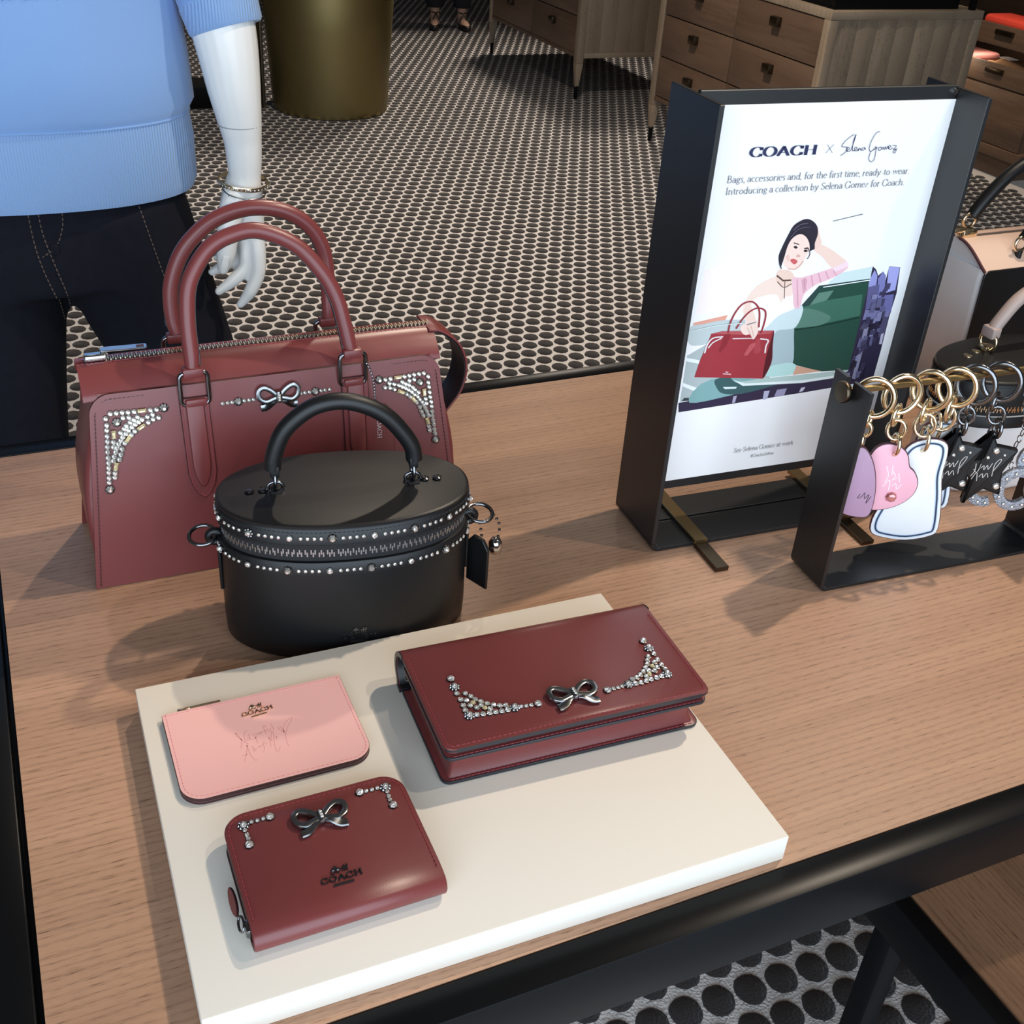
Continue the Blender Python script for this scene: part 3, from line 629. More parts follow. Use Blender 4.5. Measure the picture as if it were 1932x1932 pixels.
def mannequin():
    t = thing('mannequin', 'white mannequin in a light blue sweatshirt and dark jeans behind the table', 'mannequin', (0.02, 1.09, 0))
    Z = T
    # body: torso, right arm with hand, feet (one continuous surface)
    ar = lambda L: [(x-0.02, y-1.09, z+Z) for x, y, z in L]
    P = []
    P.append(capsule(ar([(0.262, 1.07, 0.72), (0.300, 1.04, 0.56), (0.320, 1.01, 0.44), (0.329, 1.0, 0.35), (0.337, 1.0, 0.27), (0.337, 1.0, 0.215), (0.335, 1.0, 0.20)]), [0.060, 0.056, 0.0505, 0.042, 0.0305, 0.0265, 0.027], 20))
    P.append(capsule([(-0.235, 0.0, Z+0.70), (0, 0, Z+0.735), (0.235, -0.02, Z+0.72)], [0.05, 0.06, 0.055], 16))
    for fx, fy in ((-0.10, 0.02), (0.315, 0.04)): P.append(capsule([(fx, fy, 0.09), (fx*0.95, fy*0.4, 0.45), (fx*0.35, 0, Z+0.22)], [0.034, 0.05, 0.075], 14))
    # palm as a flattened slab of capsules
    P.append(capsule(ar([(0.338, 1.0, 0.205), (0.343, 1.0, 0.16), (0.347, 1.0, 0.105)]), [0.025, 0.022, 0.017], 16))
    P.append(capsule(ar([(0.330, 1.008, 0.20), (0.326, 1.010, 0.155), (0.330, 1.014, 0.105)]), [0.024, 0.023, 0.018], 16))
    P.append(capsule(ar([(0.322, 1.004, 0.19), (0.314, 1.014, 0.15), (0.318, 1.026, 0.105)]), [0.022, 0.021, 0.017], 16))
    # fingers: index, middle, ring, little, thumb
    P.append(capsule(ar([(0.349, 0.998, 0.112), (0.3485, 0.990, 0.079), (0.345, 0.986, 0.046), (0.330, 0.985, 0.016), (0.312, 0.988, -0.007)]), [0.0150, 0.0142, 0.0130, 0.0116, 0.0072], 12))
    P.append(capsule(ar([(0.333, 1.006, 0.108), (0.331, 1.000, 0.078), (0.327, 0.997, 0.056), (0.304, 0.997, 0.034), (0.279, 1.0, 0.016)]), [0.0140, 0.0132, 0.0124, 0.0110, 0.0076], 12))
    P.append(capsule(ar([(0.322, 1.020, 0.108), (0.321, 1.018, 0.084), (0.313, 1.016, 0.066), (0.294, 1.018, 0.055), (0.274, 1.020, 0.044)]), [0.0132, 0.0124, 0.0114, 0.0102, 0.0072], 12))
    P.append(capsule(ar([(0.316, 1.034, 0.110), (0.311, 1.036, 0.086), (0.300, 1.036, 0.070), (0.286, 1.037, 0.062)]), [0.0105, 0.0096, 0.0086, 0.006], 12))
    P.append(capsule(ar([(0.318, 0.996, 0.178), (0.303, 0.986, 0.145), (0.298, 0.980, 0.118), (0.2915, 0.978, 0.088), (0.2855, 0.978, 0.064)]), [0.022, 0.0205, 0.0175, 0.0160, 0.0100], 12))
    P.append(capsule([(0, 0, Z+0.2), (0, 0, Z+0.45), (0, 0.0, Z+0.66), (0, 0.01, Z+0.74)], [0.12, 0.11, 0.13, 0.06], 20))
    P.append(capsule([(0, 0.01, Z+0.72), (0, 0, Z+0.82)], [0.048, 0.045], 14)); P.append(capsule([(0, -0.01, Z+0.88), (0, -0.015, Z+0.96)], [0.078, 0.085], 18))
    P.append(capsule([(-0.242, 0.0, Z+0.70), (-0.30, -0.02, Z+0.46), (-0.31, -0.05, Z+0.22), (-0.31, -0.06, Z+0.08)], [0.05, 0.043, 0.027, 0.02], 16))
    for fx, fy in ((-0.10, 0.0), (0.315, 0.02)): P.append(capsule([(fx, fy+0.04, 0.10), (fx, fy, 0.05), (fx*1.06, fy-0.13, 0.03)], [0.035, 0.035, 0.028], 14))
    V, F = join(*P); body = remeshed('body', V, F, MANQ, t, 0.0034, 3)
    # thumb nail and wrist seam
    Vn, Fn = sweepVF([Vector(p) for p in ar([(0.2895, 0.9625, 0.090), (0.2860, 0.9625, 0.076), (0.2835, 0.9655, 0.062)])], rrect(-0.0062, 0.0062, -0.0012, 0.0012, 0.001, 2), False, (0, -1, 0.1), [0.8, 1.0, 0.6])
    mesh('thumb_nail', Vn, Fn, MANQ, body)
    tube('wrist_seam', [(0.3335-0.02+0.0342*cos(a), 1.0-1.09+0.0342*sin(a), Z+0.296) for a in [2*pi*k/28 for k in range(28)]], 0.0011, mat('seam_grey', (0.35, 0.35, 0.36), 0.6), body, True, 6)
    # jeans
    leg = lambda L, R: sweepVF(*(lambda Q: (Q[0], circ(1.0, 24), False, None, Q[1]))(_dense(L, R)))
    J = [leg([(-0.085, 0.0, Z+0.16), (-0.098, 0.0, Z-0.02), (-0.11, 0.0, Z-0.33), (-0.10, 0.02, 0.12)], [0.125, 0.112, 0.088, 0.072]),
         leg([(0.10, 0.0, Z+0.16), (0.155, -0.005, Z-0.02), (0.245, -0.01, Z-0.33), (0.315, 0.02, 0.12)], [0.130, 0.116, 0.090, 0.074])]
    rings = [ell(0.005, 0.0, 0.215, 0.128, Z+0.04, 48), ell(0.004, 0.0, 0.222, 0.130, Z+0.10, 48), ell(0.0, 0.0, 0.205, 0.122, Z+0.20, 48), ell(0, 0, 0.18, 0.11, Z+0.28, 48)]
    n = 48; Vh = [v for r in rings for v in r]; Fh = [(s*n+i, s*n+(i+1) % n, (s+1)*n+(i+1) % n, (s+1)*n+i) for s in range(3) for i in range(n)]+[tuple(reversed(range(n))), tuple(range(3*n, 4*n))]
    V, F = join((Vh, Fh), *J); jeans = remeshed('jeans', V, F, DENIM, t, 0.009, 6)
    bpy.context.view_layer.update()
    from mathutils.bvhtree import BVHTree
    bv = BVHTree.FromPolygons([v.co for v in jeans.data.vertices], [tuple(p.vertices) for p in jeans.data.polygons])
    def onto(L):
        o = []
        for x, z in L:
            h = bv.ray_cast(Vector((x-0.02, -1.0, z+Z)), Vector((0, 1, 0)))[0]
            if h: o.append(h+Vector((0, -0.0006, 0)))
        return o
    for L in ([(0.010, 0.19), (0.012, 0.15), (0.022, 0.10), (0.035, 0.04), (0.040, -0.02)], [(-0.005, 0.19), (-0.002, 0.13), (0.006, 0.085), (0.020, 0.03), (0.027, -0.03)],
              [(0.045, 0.19), (0.042, 0.16), (0.028, 0.13), (0.006, 0.115)], [(0.157, 0.20), (0.172, 0.13), (0.190, 0.05), (0.205, -0.03), (0.222, -0.11)]):
        P2 = onto([p.to_tuple() for p in catmull([Vector(q) for q in L], 8)])
        if len(P2) > 2: dashes('stitching', P2, THREAD, jeans, (0, -1, 0), 0.005, 0.003, 0.0010, 0.0010)
    rbox('zip_tab', 0.0, 0.012, -0.131, -0.127, Z+0.118, Z+0.135, DENIM, jeans, 0.001)
    # sweatshirt: body, ribbed hem, sleeves, cuffs
    wav = lambda tt: 0.006*sin(3*tt)
    R_ = [ell(0.008, 0, 0.238, 0.142, Z+0.306, fold=0.004), ell(0.006, 0, 0.250, 0.152, Z+0.325, fold=0.008), ell(0.004, 0, 0.247, 0.150, Z+0.40, fold=0.012), ell(0.0, 0, 0.240, 0.146, Z+0.50, fold=0.012), ell(0.0, 0, 0.232, 0.140, Z+0.60, fold=0.008), ell(0, 0, 0.20, 0.12, Z+0.70), ell(0, 0, 0.10, 0.085, Z+0.765), ell(0, 0, 0.07, 0.07, Z+0.775)]
    sw = loft('sweatshirt', R_, SWEAT, t, True, True, 60)
    rib = loft('hem_rib', [ell(0.008, 0, 0.226, 0.134, Z+0.19), ell(0.008, 0, 0.238, 0.142, Z+0.187), ell(0.010, 0, 0.242, 0.145, Z+0.20, fold=0.002), ell(0.010, 0, 0.242, 0.145, Z+0.27, fold=0.003), ell(0.008, 0, 0.239, 0.143, Z+0.308, fold=0.004)], SRIB, sw, False, False, 60)
    tube('hem_seam', ell(0.008, 0, 0.2395, 0.1435, Z+0.307, fold=0.004), 0.0022, SWEAT, sw, True, 6)
    for s, Q in ((1, [(0.17, 0.0, 0.715), (0.245, -0.02, 0.66), (0.278, -0.045, 0.56), (0.297, -0.07, 0.475)]), (-1, [(-0.17, 0.0, 0.715), (-0.255, -0.01, 0.66), (-0.30, -0.02, 0.56), (-0.315, -0.03, 0.475)])):
        Q = [(x, y, z+Z) for x, y, z in Q]
        V, F = capsule(Q, [0.085, 0.080, 0.066, 0.060], 28, False, 6); mesh('sleeve', V, F, SWEAT, sw, 60)
        a, b = Vector(Q[-1]), (Vector(Q[-1])-Vector(Q[-2])).normalized()
        V, F = sweepVF([a-b*0.01, a+b*0.0, a+b*0.035, a+b*0.040, a+b*0.036, a], circ(1.0, 40), False, None, [0.058, 0.061, 0.058, 0.055, 0.051, 0.051], False); mesh('cuff', V, F, SRIB, sw, 60)
    Vg, Fg = [], []
    rr = random.Random(3)
    for k in range(160):
        x = rr.uniform(-0.02, 0.075); z = Z+0.490+abs(rr.gauss(0, 0.02)); y = -0.146*sqrt(max(0, 1-(abs(x)/0.25)**2.3))-0.0025
        k0 = len(Vg); q = rr.uniform(0.0018, 0.0034)
        Vg += [(x-q, y, z), (x, y, z-q), (x+q, y, z), (x, y, z+q), (x, y-q, z)]; Fg += [(k0, k0+1, k0+4), (k0+1, k0+2, k0+4), (k0+2, k0+3, k0+4), (k0+3, k0, k0+4)]
    stuff(mesh('sequin_print', Vg, Fg, STEEL, sw, 0))
    # mannequin floor plate
    lathe('floor_plate', [(0.20, 0.0), (0.20, 0.006), (0.19, 0.010), (0.01, 0.011)], STEEL, t, 40, 40, Matrix.Translation((0.08, 0.02, 0)))
    # bracelets are worn things of their own
    b1 = thing('bangle', 'gold bangle bracelet set with crystals on the mannequin wrist', 'bracelet', (0.334, 1.0, Z+0.203), 0.0)
    V, F = sweepVF([(0.0405*cos(a), 0.034*sin(a), 0.005*sin(a)-0.006*cos(a)*0.6) for a in [2*pi*k/36 for k in range(36)]], rectp(0.0014, 0.0036, 0.001), True, (0, 0, 1)); mesh('band', V, F, GOLD, b1)
    for k in range(20):
        a = pi+pi*k/19; inst(GEM, b1, (0.0421*cos(a), 0.0356*sin(a), 0.005*sin(a)-0.0036*cos(a)), (pi/2, 0, a+pi/2), 0.0019)
    b2 = thing('charm_bracelet', 'fine chain bracelet with tiny hanging charms on the mannequin wrist', 'bracelet', (0.334, 1.0, Z+0.188), 0.0)
    cp = [(0.0345*cos(a), 0.031*sin(a), 0.006*sin(a)-0.004*cos(a)) for a in [2*pi*k/40 for k in range(40)]]
    tube('chain', cp, 0.0011, SILV, b2, True, 6)
    for a, L in ((3.75, 0.020), (5.15, 0.016), (5.85, 0.020)):
        x, y, z = 0.0355*cos(a), 0.032*sin(a), 0.006*sin(a)-0.004*cos(a)
        c = tube('charm', [(x, y, z), (x, y-0.001, z-L*0.4)], 0.0008, GOLD, b2, False, 6)
        mesh('pendant', [(x-0.003, y-0.002, z-L*0.5), (x+0.003, y-0.002, z-L*0.5), (x+0.004, y-0.002, z-L*0.8), (x, y-0.002, z-L*1.1), (x-0.004, y-0.002, z-L*0.8), (x, y-0.005, z-L*0.75), (x, y+0.001, z-L*0.75)],
             [(0, 1, 5), (1, 2, 5), (2, 3, 5), (3, 4, 5), (4, 0, 5), (1, 0, 6), (2, 1, 6), (3, 2, 6), (4, 3, 6), (0, 4, 6)], GOLD, c, 0)
def _dense(L, R, sub=8):
    Q = catmull(L, sub); RR = []
    for i in range(len(L)-1):
        for k in range(sub): RR.append(R[i]+(R[i+1]-R[i])*k/sub)
    return Q, RR+[R[-1]]

# ================================================================== CRYSTALS, BOWS, BADGES
def gem_data(name, sides, big=False, cm=None):
    V, F, I = [], [], []
    def ring(r, z, n, ph=0): 
        k = len(V); V.extend([(r*cos(ph+2*pi*i/n), r*sin(ph+2*pi*i/n), z) for i in range(n)]); return k
    def strip(a, b, n, m):
        for i in range(n): F.append((a+i, a+(i+1) % n, b+(i+1) % n, b+i)); I.append(m)
    n = sides
    a = ring(1.18 if not big else 1.0, 0, n); b = ring(1.18 if not big else 1.0, 0.35, n); strip(a, b, n, 0)
    g = 1.0 if not big else 0.62
    c = ring(g, 0.42, n, 0.2); strip(b, c, n, 0)
    d = ring(g*0.86, 0.80, n, 0.2); strip(c, d, n, 1)
    e = ring(g*0.45, 1.08, n, 0.2+pi/n); strip(d, e, n, 1)
    F.append(tuple(range(e, e+n))); I.append(1)
    if big:                                     # petals round the stone
        for i in range(8):
            q = 2*pi*i/8; k = len(V); cx, cy = 0.86*cos(q), 0.86*sin(q)
            for j in range(5): V.append((cx+0.26*cos(2*pi*j/5), cy+0.26*sin(2*pi*j/5), 0.3))
            V.append((cx, cy, 0.62)); 
            for j in range(5): F.append((k+j, k+(j+1) % 5, k+5)); I.append(2)
    me = bpy.data.meshes.new(name); me.from_pydata(V, [], F)
    for m in (CSET, cm or CRYS, SILV): me.materials.append(m)
    for p, i in zip(me.polygons, I): p.material_index = i
    return me
class Holder: pass
def holder(me, nm):
    h = Holder(); h.data = me; h.name = nm; return h
GEM = holder(gem_data('crystal', 7), 'crystal'); GEMB = holder(gem_data('flower_crystal', 10, True), 'flower_crystal'); GEMY = holder(gem_data('champagne_crystal', 6, False, CRYSY), 'champagne_crystal')
def baguette_data():
    V, F = boxVF(-1, 1, -0.5, 0.5, 0, 0.4); V = V[:4]+[(x*1.0, y, 0.4) for x, y, z in V[4:]]
    k = 8; V += [(x*0.9, y*0.8, 0.55) for x, y, z in V[4:8]]+[(x*0.6, y*0.35, 0.85) for x, y, z in V[4:8]]
    F = F[:1]+F[2:]+[(4+i, 4+(i+1) % 4, 8+(i+1) % 4, 8+i) for i in range(4)]+[(8+i, 8+(i+1) % 4, 12+(i+1) % 4, 12+i) for i in range(4)]+[(12, 13, 14, 15)]
    me = bpy.data.meshes.new('baguette_crystal'); me.from_pydata(V, [], F); me.materials.append(CSET); me.materials.append(CRYSY)
    for p in me.polygons[5:]: p.material_index = 1
    return me
BAGU = holder(baguette_data(), 'baguette_crystal')
def bow(parent, M, s):
    """cast metal bow, half width s, drawn in the x-y plane of M"""
    V, F = [], []
    for sg in (-1, 1):
        lp = catmull([Vector((sg*x*s, y*s, 0.16*s)) for x, y in ((0.08, 0.06), (0.38, 0.36), (0.70, 0.50), (0.93, 0.34), (0.90, 0.0), (0.62, -0.20), (0.30, -0.12), (0.08, -0.05))], 5)
        v, f = sweepVF(lp, rectp(0.115*s, 0.11*s, 0.05*s), False, (0, 0, 1)); V, F = join((V, F), (v, f))
        lp = catmull([Vector((sg*x*s, y*s, z*s)) for x, y, z in ((0.06, -0.06, 0.16), (0.34, -0.24, 0.20), (0.60, -0.46, 0.12), (0.86, -0.50, 0.10))], 5)
        v, f = sweepVF(lp, rectp(0.17*s, 0.06*s, 0.04*s), False, (0, 0, 1)); V, F = join((V, F), (v, f))
    o = mesh('bow', V, F, SILV, parent, 35, None, M)
    k = lathe('bow_knot', [(0.02*s, -0.30*s), (0.13*s, -0.27*s), (0.17*s, 0), (0.13*s, 0.27*s), (0.02*s, 0.30*s)], SILV, o, 10, 40, M @ Matrix.Translation((0, 0, 0.2*s)) @ Matrix.Rotation(pi/2, 4, 'X'))
    for y in (-0.12, 0.0, 0.12): 
        g = inst(GEM, o, (M @ Vector((0, y*s, 0.33*s))), M.to_euler(), 0.07*s)
    return o
def badge(parent, M, w, m, th=0.0009):
    """metal maker's badge: carriage above the name and a short bar below"""
    L, F, wd = lettering('COACH', 1.0, 0.15, 0.10, 0.04, 1.25); k = w/wd
    O = M @ Vector((-w/2, -0.35*k*0.9, 0)); ex = M.to_3x3() @ Vector((1, 0, 0)); ey = M.to_3x3() @ Vector((0, 1, 0))
    o = print_mesh('badge', [(a*k, b*k*0.95) for a, b in L], F, m, parent, O, ex, ey, th)
    parts = []
    def at(x, y, z=th): return M @ Vector((x*w, y*w, z))
    bx = lambda x0, x1, y0, y1: ([M @ Vector(v) for v in boxVF(x0*w, x1*w, y0*w, y1*w, 0, th)[0]], boxVF(0, 1, 0, 1, 0, 1)[1])
    for cx, cy, r in ((-0.16, 0.19, 0.050), (-0.04, 0.185, 0.040)):          # wheels
        parts.append(sweepVF([at(cx+r*cos(a), cy+r*sin(a), th*0.5) for a in [2*pi*i/12 for i in range(12)]], circ(0.014*w, 5), True))
    parts += [bx(-0.17, -0.02, 0.23, 0.30), bx(-0.12, -0.06, 0.30, 0.34), bx(-0.02, 0.06, 0.235, 0.25)]   # body, driver, shaft
    for hx in (0.06, 0.13):                                                 # pair of horses
        parts += [bx(hx, hx+0.07, 0.225, 0.275), bx(hx+0.055, hx+0.085, 0.26, 0.325), bx(hx+0.005, hx+0.02, 0.155, 0.225), bx(hx+0.05, hx+0.065, 0.155, 0.225)]
    parts.append(bx(-0.24, 0.24, -0.215, -0.165))
    V, F2 = join(*parts); mesh('badge_carriage', V, F2, m, o, 30)
    return o
def linked(parent, pts, R, r, m, name='chain_link', n=12, ax=1.35):
    """oval chain links, alternately turned, centred on the given points"""
    o = []
    for i, p in enumerate(pts):
        pl_ = 'xz' if i % 2 == 0 else 'yz'
        P = ringpath(R, n, ax, pl_)
        o.append(tube(name, [Vector(p)+Vector(q) for q in P], r, m, parent, True, 6))
    return o
mannequin()

# ================================================================== CREAM DISPLAY BOARD
def display_board():
    t = thing('display_board', 'thick cream linen covered display board lying on the table', 'board', (0, 0, T), -0.0178)
    rbox('board', 0, 0.5, -0.3678, 0, 0, 0.0297, TRAY, t, 0.0012, 2)
display_board()
ZB = T+0.0297

# ================================================================== RED SATCHEL
def fold_sheet(nm, prof, hxs, th, mats, parent):
    """leather sheet bent along a (y, z) profile, with its own half width at every point"""
    n = len(prof); V, F, I = [], [], []; N = []
    for i in range(n):
        a, b = Vector(prof[max(0, i-1)]), Vector(prof[min(n-1, i+1)]); d = (b-a).normalized(); N.append(Vector((-d.y, d.x)))
    for i, (y, z) in enumerate(prof):
        o = Vector((y, z)); h = hxs[i]; e = min(0.0010, th*0.3)
        for x, w in ((-h+e, th/2), (-h, th/2-e), (-h, -th/2+e), (-h+e, -th/2), (h-e, -th/2), (h, -th/2+e), (h, th/2-e), (h-e, th/2)):
            q = o+N[i]*w; V.append((x, q.x, q.y))
    for i in range(n-1):
        for k in range(8):
            j = (k+1) % 8; F.append((i*8+k, i*8+j, (i+1)*8+j, (i+1)*8+k)); I.append(1 if k in (1, 5) else (2 if k == 3 and len(mats) > 2 else 0))
    F += [tuple(range(8)), tuple(range((n-1)*8, n*8))]; I += [1, 1]
    return mesh(nm, V, F, mats, parent, 50, I)
def satchel():
    t = thing('satchel_handbag', 'large oxblood leather satchel with crystal corners and two round handles', 'handbag', (0.202, 0.285, T))
    ZT = 0.222
    hw = lambda z: 0.2165-0.0245*z/ZT
    hd = lambda z: 0.0715-0.0295*z/ZT+0.0022*sin(pi*min(1, z/ZT))
    rings = []
    for z, q in ((0.0, 0.012), (0.003, 0.007), (0.01, 0.005)) + tuple((0.02+0.0202*i, 0.004-0.011*sin(pi*min(1, i/9))) for i in range(11)):
        rings.append([(x, y, z) for x, y in rrect(-hw(z)+q, hw(z)-q, -hd(z)+0.003, hd(z)-0.003, 0.008, 3)])
    loft('gusset', rings, OX, t)
    def panel(s, nm):
        rows, cols = 26, 40; V, F, I = [], [], []; r = 0.020
        zs = [0.001+(ZT-0.001)*(i/rows) for i in range(rows+1)]
        zs = sorted(set(zs+[ZT-r+r*sin(a*pi/16) for a in range(9)]))
        for z in zs:
            h = hw(z); d = z-(ZT-r)
            if d > 0: h -= r-sqrt(max(0, r*r-d*d))
            for k in range(cols+1):
                x = -h+2*h*k/cols; b = 0.0012*(1-(x/h)**4)
                V.append((x, s*(hd(z)+b), z))
        n = len(zs); c1 = cols+1; off = len(V); V += [(x, y-s*0.0035, z) for x, y, z in V]
        for i in range(n-1):
            for k in range(cols):
                a = i*c1+k; F.append((a, a+1, a+c1+1, a+c1)); I.append(0); F.append((off+a, off+a+c1, off+a+c1+1, off+a+1)); I.append(0)
        def side(a, b): F.append((a, b, b+off, a+off)); I.append(1)
        for k in range(cols): side(k, k+1); side((n-1)*c1+k, (n-1)*c1+k+1)
        for i in range(n-1): side(i*c1, (i+1)*c1); side(i*c1+cols, (i+1)*c1+cols)
        o = mesh(nm, V, F, [OX, OXD], t, 50, I)
        q = 0.0052; P = []
        for z in [0.004+(ZT-0.024)*i/24 for i in range(25)]: P.append((-hw(z)+q, s*(hd(z)+0.0012), z))
        for a in range(1, 8): P.append((-hw(ZT)+q+(r-q)*(1-cos(a*pi/14)), s*(hd(ZT)+0.001), ZT-r+(r-q)*sin(a*pi/14)))
        P += [(-hw(ZT)+r+(2*hw(ZT)-2*r)*i/30, s*(hd(ZT)+0.0012), ZT-q) for i in range(31)]
        P += [(-x, y, z) for x, y, z in reversed(P[:32])]
        dashes('stitching', P, OXD, o, (0, s*0.99, 0.13))
        return o
    front = panel(-1, 'front_panel'); panel(1, 'back_panel')
    # domed top with the zip let in
    def ztop(y): return 0.2170+0.0262*(1-abs(y/0.0412)**2.4)
    def top(ya, yb, nm):
        V, F = [], []; n = 10; xs = [-0.198+0.394*i/30 for i in range(31)]
        for x in xs:
            e = 0.0016*(abs(x)/0.198)**8
            V += [(x, ya+(yb-ya)*k/n, ztop(ya+(yb-ya)*k/n)-e) for k in range(n+1)]
        m = n+1; k0 = len(V); V += [(x, y, z-0.0022) for x, y, z in V]
        I = []
        for i in range(30):
            for k in range(n):
                a = i*m+k; F += [(a, a+1, a+m+1, a+m), (k0+a, k0+a+m, k0+a+m+1, k0+a+1)]
            F += [(i*m, (i+1)*m, k0+(i+1)*m, k0+i*m), (i*m+n, (i+1)*m+n, k0+(i+1)*m+n, k0+i*m+n)]
        for k in range(n): F += [(k, k+1, k0+k+1, k0+k), (30*m+k, 30*m+k+1, k0+30*m+k+1, k0+30*m+k)]
        o = mesh(nm, V, F, OX, t, 50)
        yy = yb-0.0022 if yb < 0 else ya+0.0022
        dashes('stitching', [(x, yy, ztop(yy)+0.0002) for x in xs], STITCH, o, (0, 0, 1))
        return o
    top(-0.0404, -0.0056, 'top_panel'); top(0.0056, 0.0404, 'top_panel')
    tp = boxes('zipper_tape', [(-0.19, 0.196, -0.0065, 0.0065, ztop(0)-0.004, ztop(0)-0.0018)], OXD, t)
    V, F = [], []
    for i in range(150):
        x = -0.168+i*0.00243; s = 1 if i % 2 else -1
        v, f = boxVF(x, x+0.0014, -0.0048 if s < 0 else -0.0012, 0.0012 if s < 0 else 0.0048, ztop(0)-0.002, ztop(0)+0.0016); V, F = join((V, F), (v, f))
    stuff(mesh('zipper_teeth', V, F, TEETH, t, 0))
    zp = bevel_mesh('zipper_slider', *boxVF(-0.189, -0.166, -0.0055, 0.0055, ztop(0)-0.001, ztop(0)+0.007), STEEL, t, 0.0025, 3)
    slab('pull_tab', rrect(-0.172, -0.124, -0.0055, 0.0055, 0.0022, 3), ztop(0)+0.0075, ztop(0)+0.0092, STEEL, zp, 0.0005, 1, Matrix.Rotation(-0.05, 4, 'Z') @ Matrix.Translation((0, -0.004, 0)))
    boxes('pull_slot', [(-0.135, -0.127, -0.0025, 0.0025, ztop(0)+0.00925, ztop(0)+0.0096)], OXD, zp, Matrix.Rotation(-0.05, 4, 'Z') @ Matrix.Translation((0, -0.004, 0)))
    # tab that loops over the right end
    lp = catmull([Vector((x, 0.004, z)) for x, z in ((0.190, 0.2412), (0.207, 0.2370), (0.229, 0.2185), (0.2395, 0.190), (0.234, 0.158), (0.214, 0.130))], 6)
    band('end_strap', lp, rectp(0.0013, 0.0225, 0.001), [OX], t, False, (0, 1, 0))
    band('strap_lining', [p+Vector((-0.0022, 0, -0.0016)) for p in lp[5:]], rectp(0.0008, 0.0215, 0.0005), [BLKE], t, False, (0, 1, 0))
    # handles
    loc = lambda L: [Vector((x-0.202, y-0.285, z)) for x, y, z in L]
    hf = loc([(0.1160, 0.241, 0.238), (0.1172, 0.2445, 0.2516), (0.1180, 0.2548, 0.2872), (0.1228, 0.2641, 0.3195), (0.1335, 0.2701, 0.3401), (0.1510, 0.2755, 0.3590), (0.1740, 0.2784, 0.3690), (0.2030, 0.2791, 0.3713), (0.2400, 0.2742, 0.3545), (0.2655, 0.2655, 0.3254), (0.2790, 0.258, 0.2984), (0.2850, 0.2499, 0.2702), (0.2885, 0.243, 0.2464), (0.2905, 0.241, 0.238)])
    hb = loc([(0.1150, 0.329, 0.243), (0.1130, 0.333, 0.262), (0.1150, 0.335, 0.2960), (0.1275, 0.335, 0.3290), (0.1465, 0.335, 0.3520), (0.1712, 0.335, 0.3690), (0.2048, 0.335, 0.3775), (0.2383, 0.335, 0.3735), (0.2647, 0.335, 0.3590), (0.2815, 0.335, 0.3375), (0.2896, 0.335, 0.3110), (0.2903, 0.333, 0.2790), (0.2890, 0.329, 0.243)])
    for L, s in ((hf, -1), (hb, 1)):
        P = catmull(L, 5); n = len(P); sc = [0.86+0.16*min(1, min(i, n-1-i)/6) for i in range(n)]
        h = tube('handle', P, 0.0082, OX, t, False, 14, sc)
        inner = []
        for i in range(3, n-3):
            tg = (P[i+1]-P[i-1]).normalized(); inn = Vector((0, 1, 0)).cross(tg); inn = inn if inn.z < 0 else -inn
            inner.append(P[i]+inn.normalized()*0.0078)
        band('handle_edge', inner, rectp(0.0012, 0.0022, 0.0006), EDGE, h, False, (0, 1, 0))
        for e in (0, -1):
            x, y, z = L[e]
            yr = s*(hd(0.213)+0.0045)
            rg = tube('handle_ring', [Vector((x, yr+0.0014*s*0, 0.2215))+Vector((a*1.0, -s*(b)*0.13*-1*0, b)) for a, b in rrect(-0.0148, 0.0148, -0.0215, 0.0165, 0.006, 4)], 0.0026, GUN, t, True, 8)
            bevel_mesh('handle_loop', *boxVF(x-0.0108, x+0.0108, min(y, yr)-0.0045, max(y, yr)+0.0045, 0.2325, 0.2435), OX, rg, 0.0022, 2)
            # pointed leather chape stitched on the panel
            xt = x*1.02; Lh = 0.118; z0 = 0.092
            hdz = lambda zz: hd(zz)+0.0016
            poly = [(-0.0155, Lh), (-0.0155, 0.030), (-0.0125, 0.016), (-0.0065, 0.005), (0, 0), (0.0065, 0.005), (0.0125, 0.016), (0.0155, 0.030), (0.0155, Lh)]
            ang = math.atan2(hdz(z0)-hdz(z0+Lh), Lh)
            MM = basis((xt, s*hdz(z0), z0), (1, 0, 0) if s < 0 else (-1, 0, 0), (0, -s*sin(ang), cos(ang)), (0, s*cos(ang), sin(ang)))
            c = slab('handle_chape', poly, -0.001, 0.0030, [OX, OXD], t, 0.0008, 1, MM)
            slab('chape_padding', [(a*0.62, 0.014+b*0.86) for a, b in poly], 0.0028, 0.0058, [OX, OX], c, 0.0022, 3, MM)
            off = inset_fn(poly)(0.0024)
            if s < 0: dashes('stitching', [MM @ Vector((a, b, 0.0031)) for a, b in off], STITCH, c, tuple(MM.to_3x3() @ Vector((0, 0, 1))))
            bevel_mesh('chape_fold', *boxVF(x-0.0108, x+0.0108, yr-0.005, yr+0.005, 0.1985, 0.2080), OX, c, 0.002, 2)
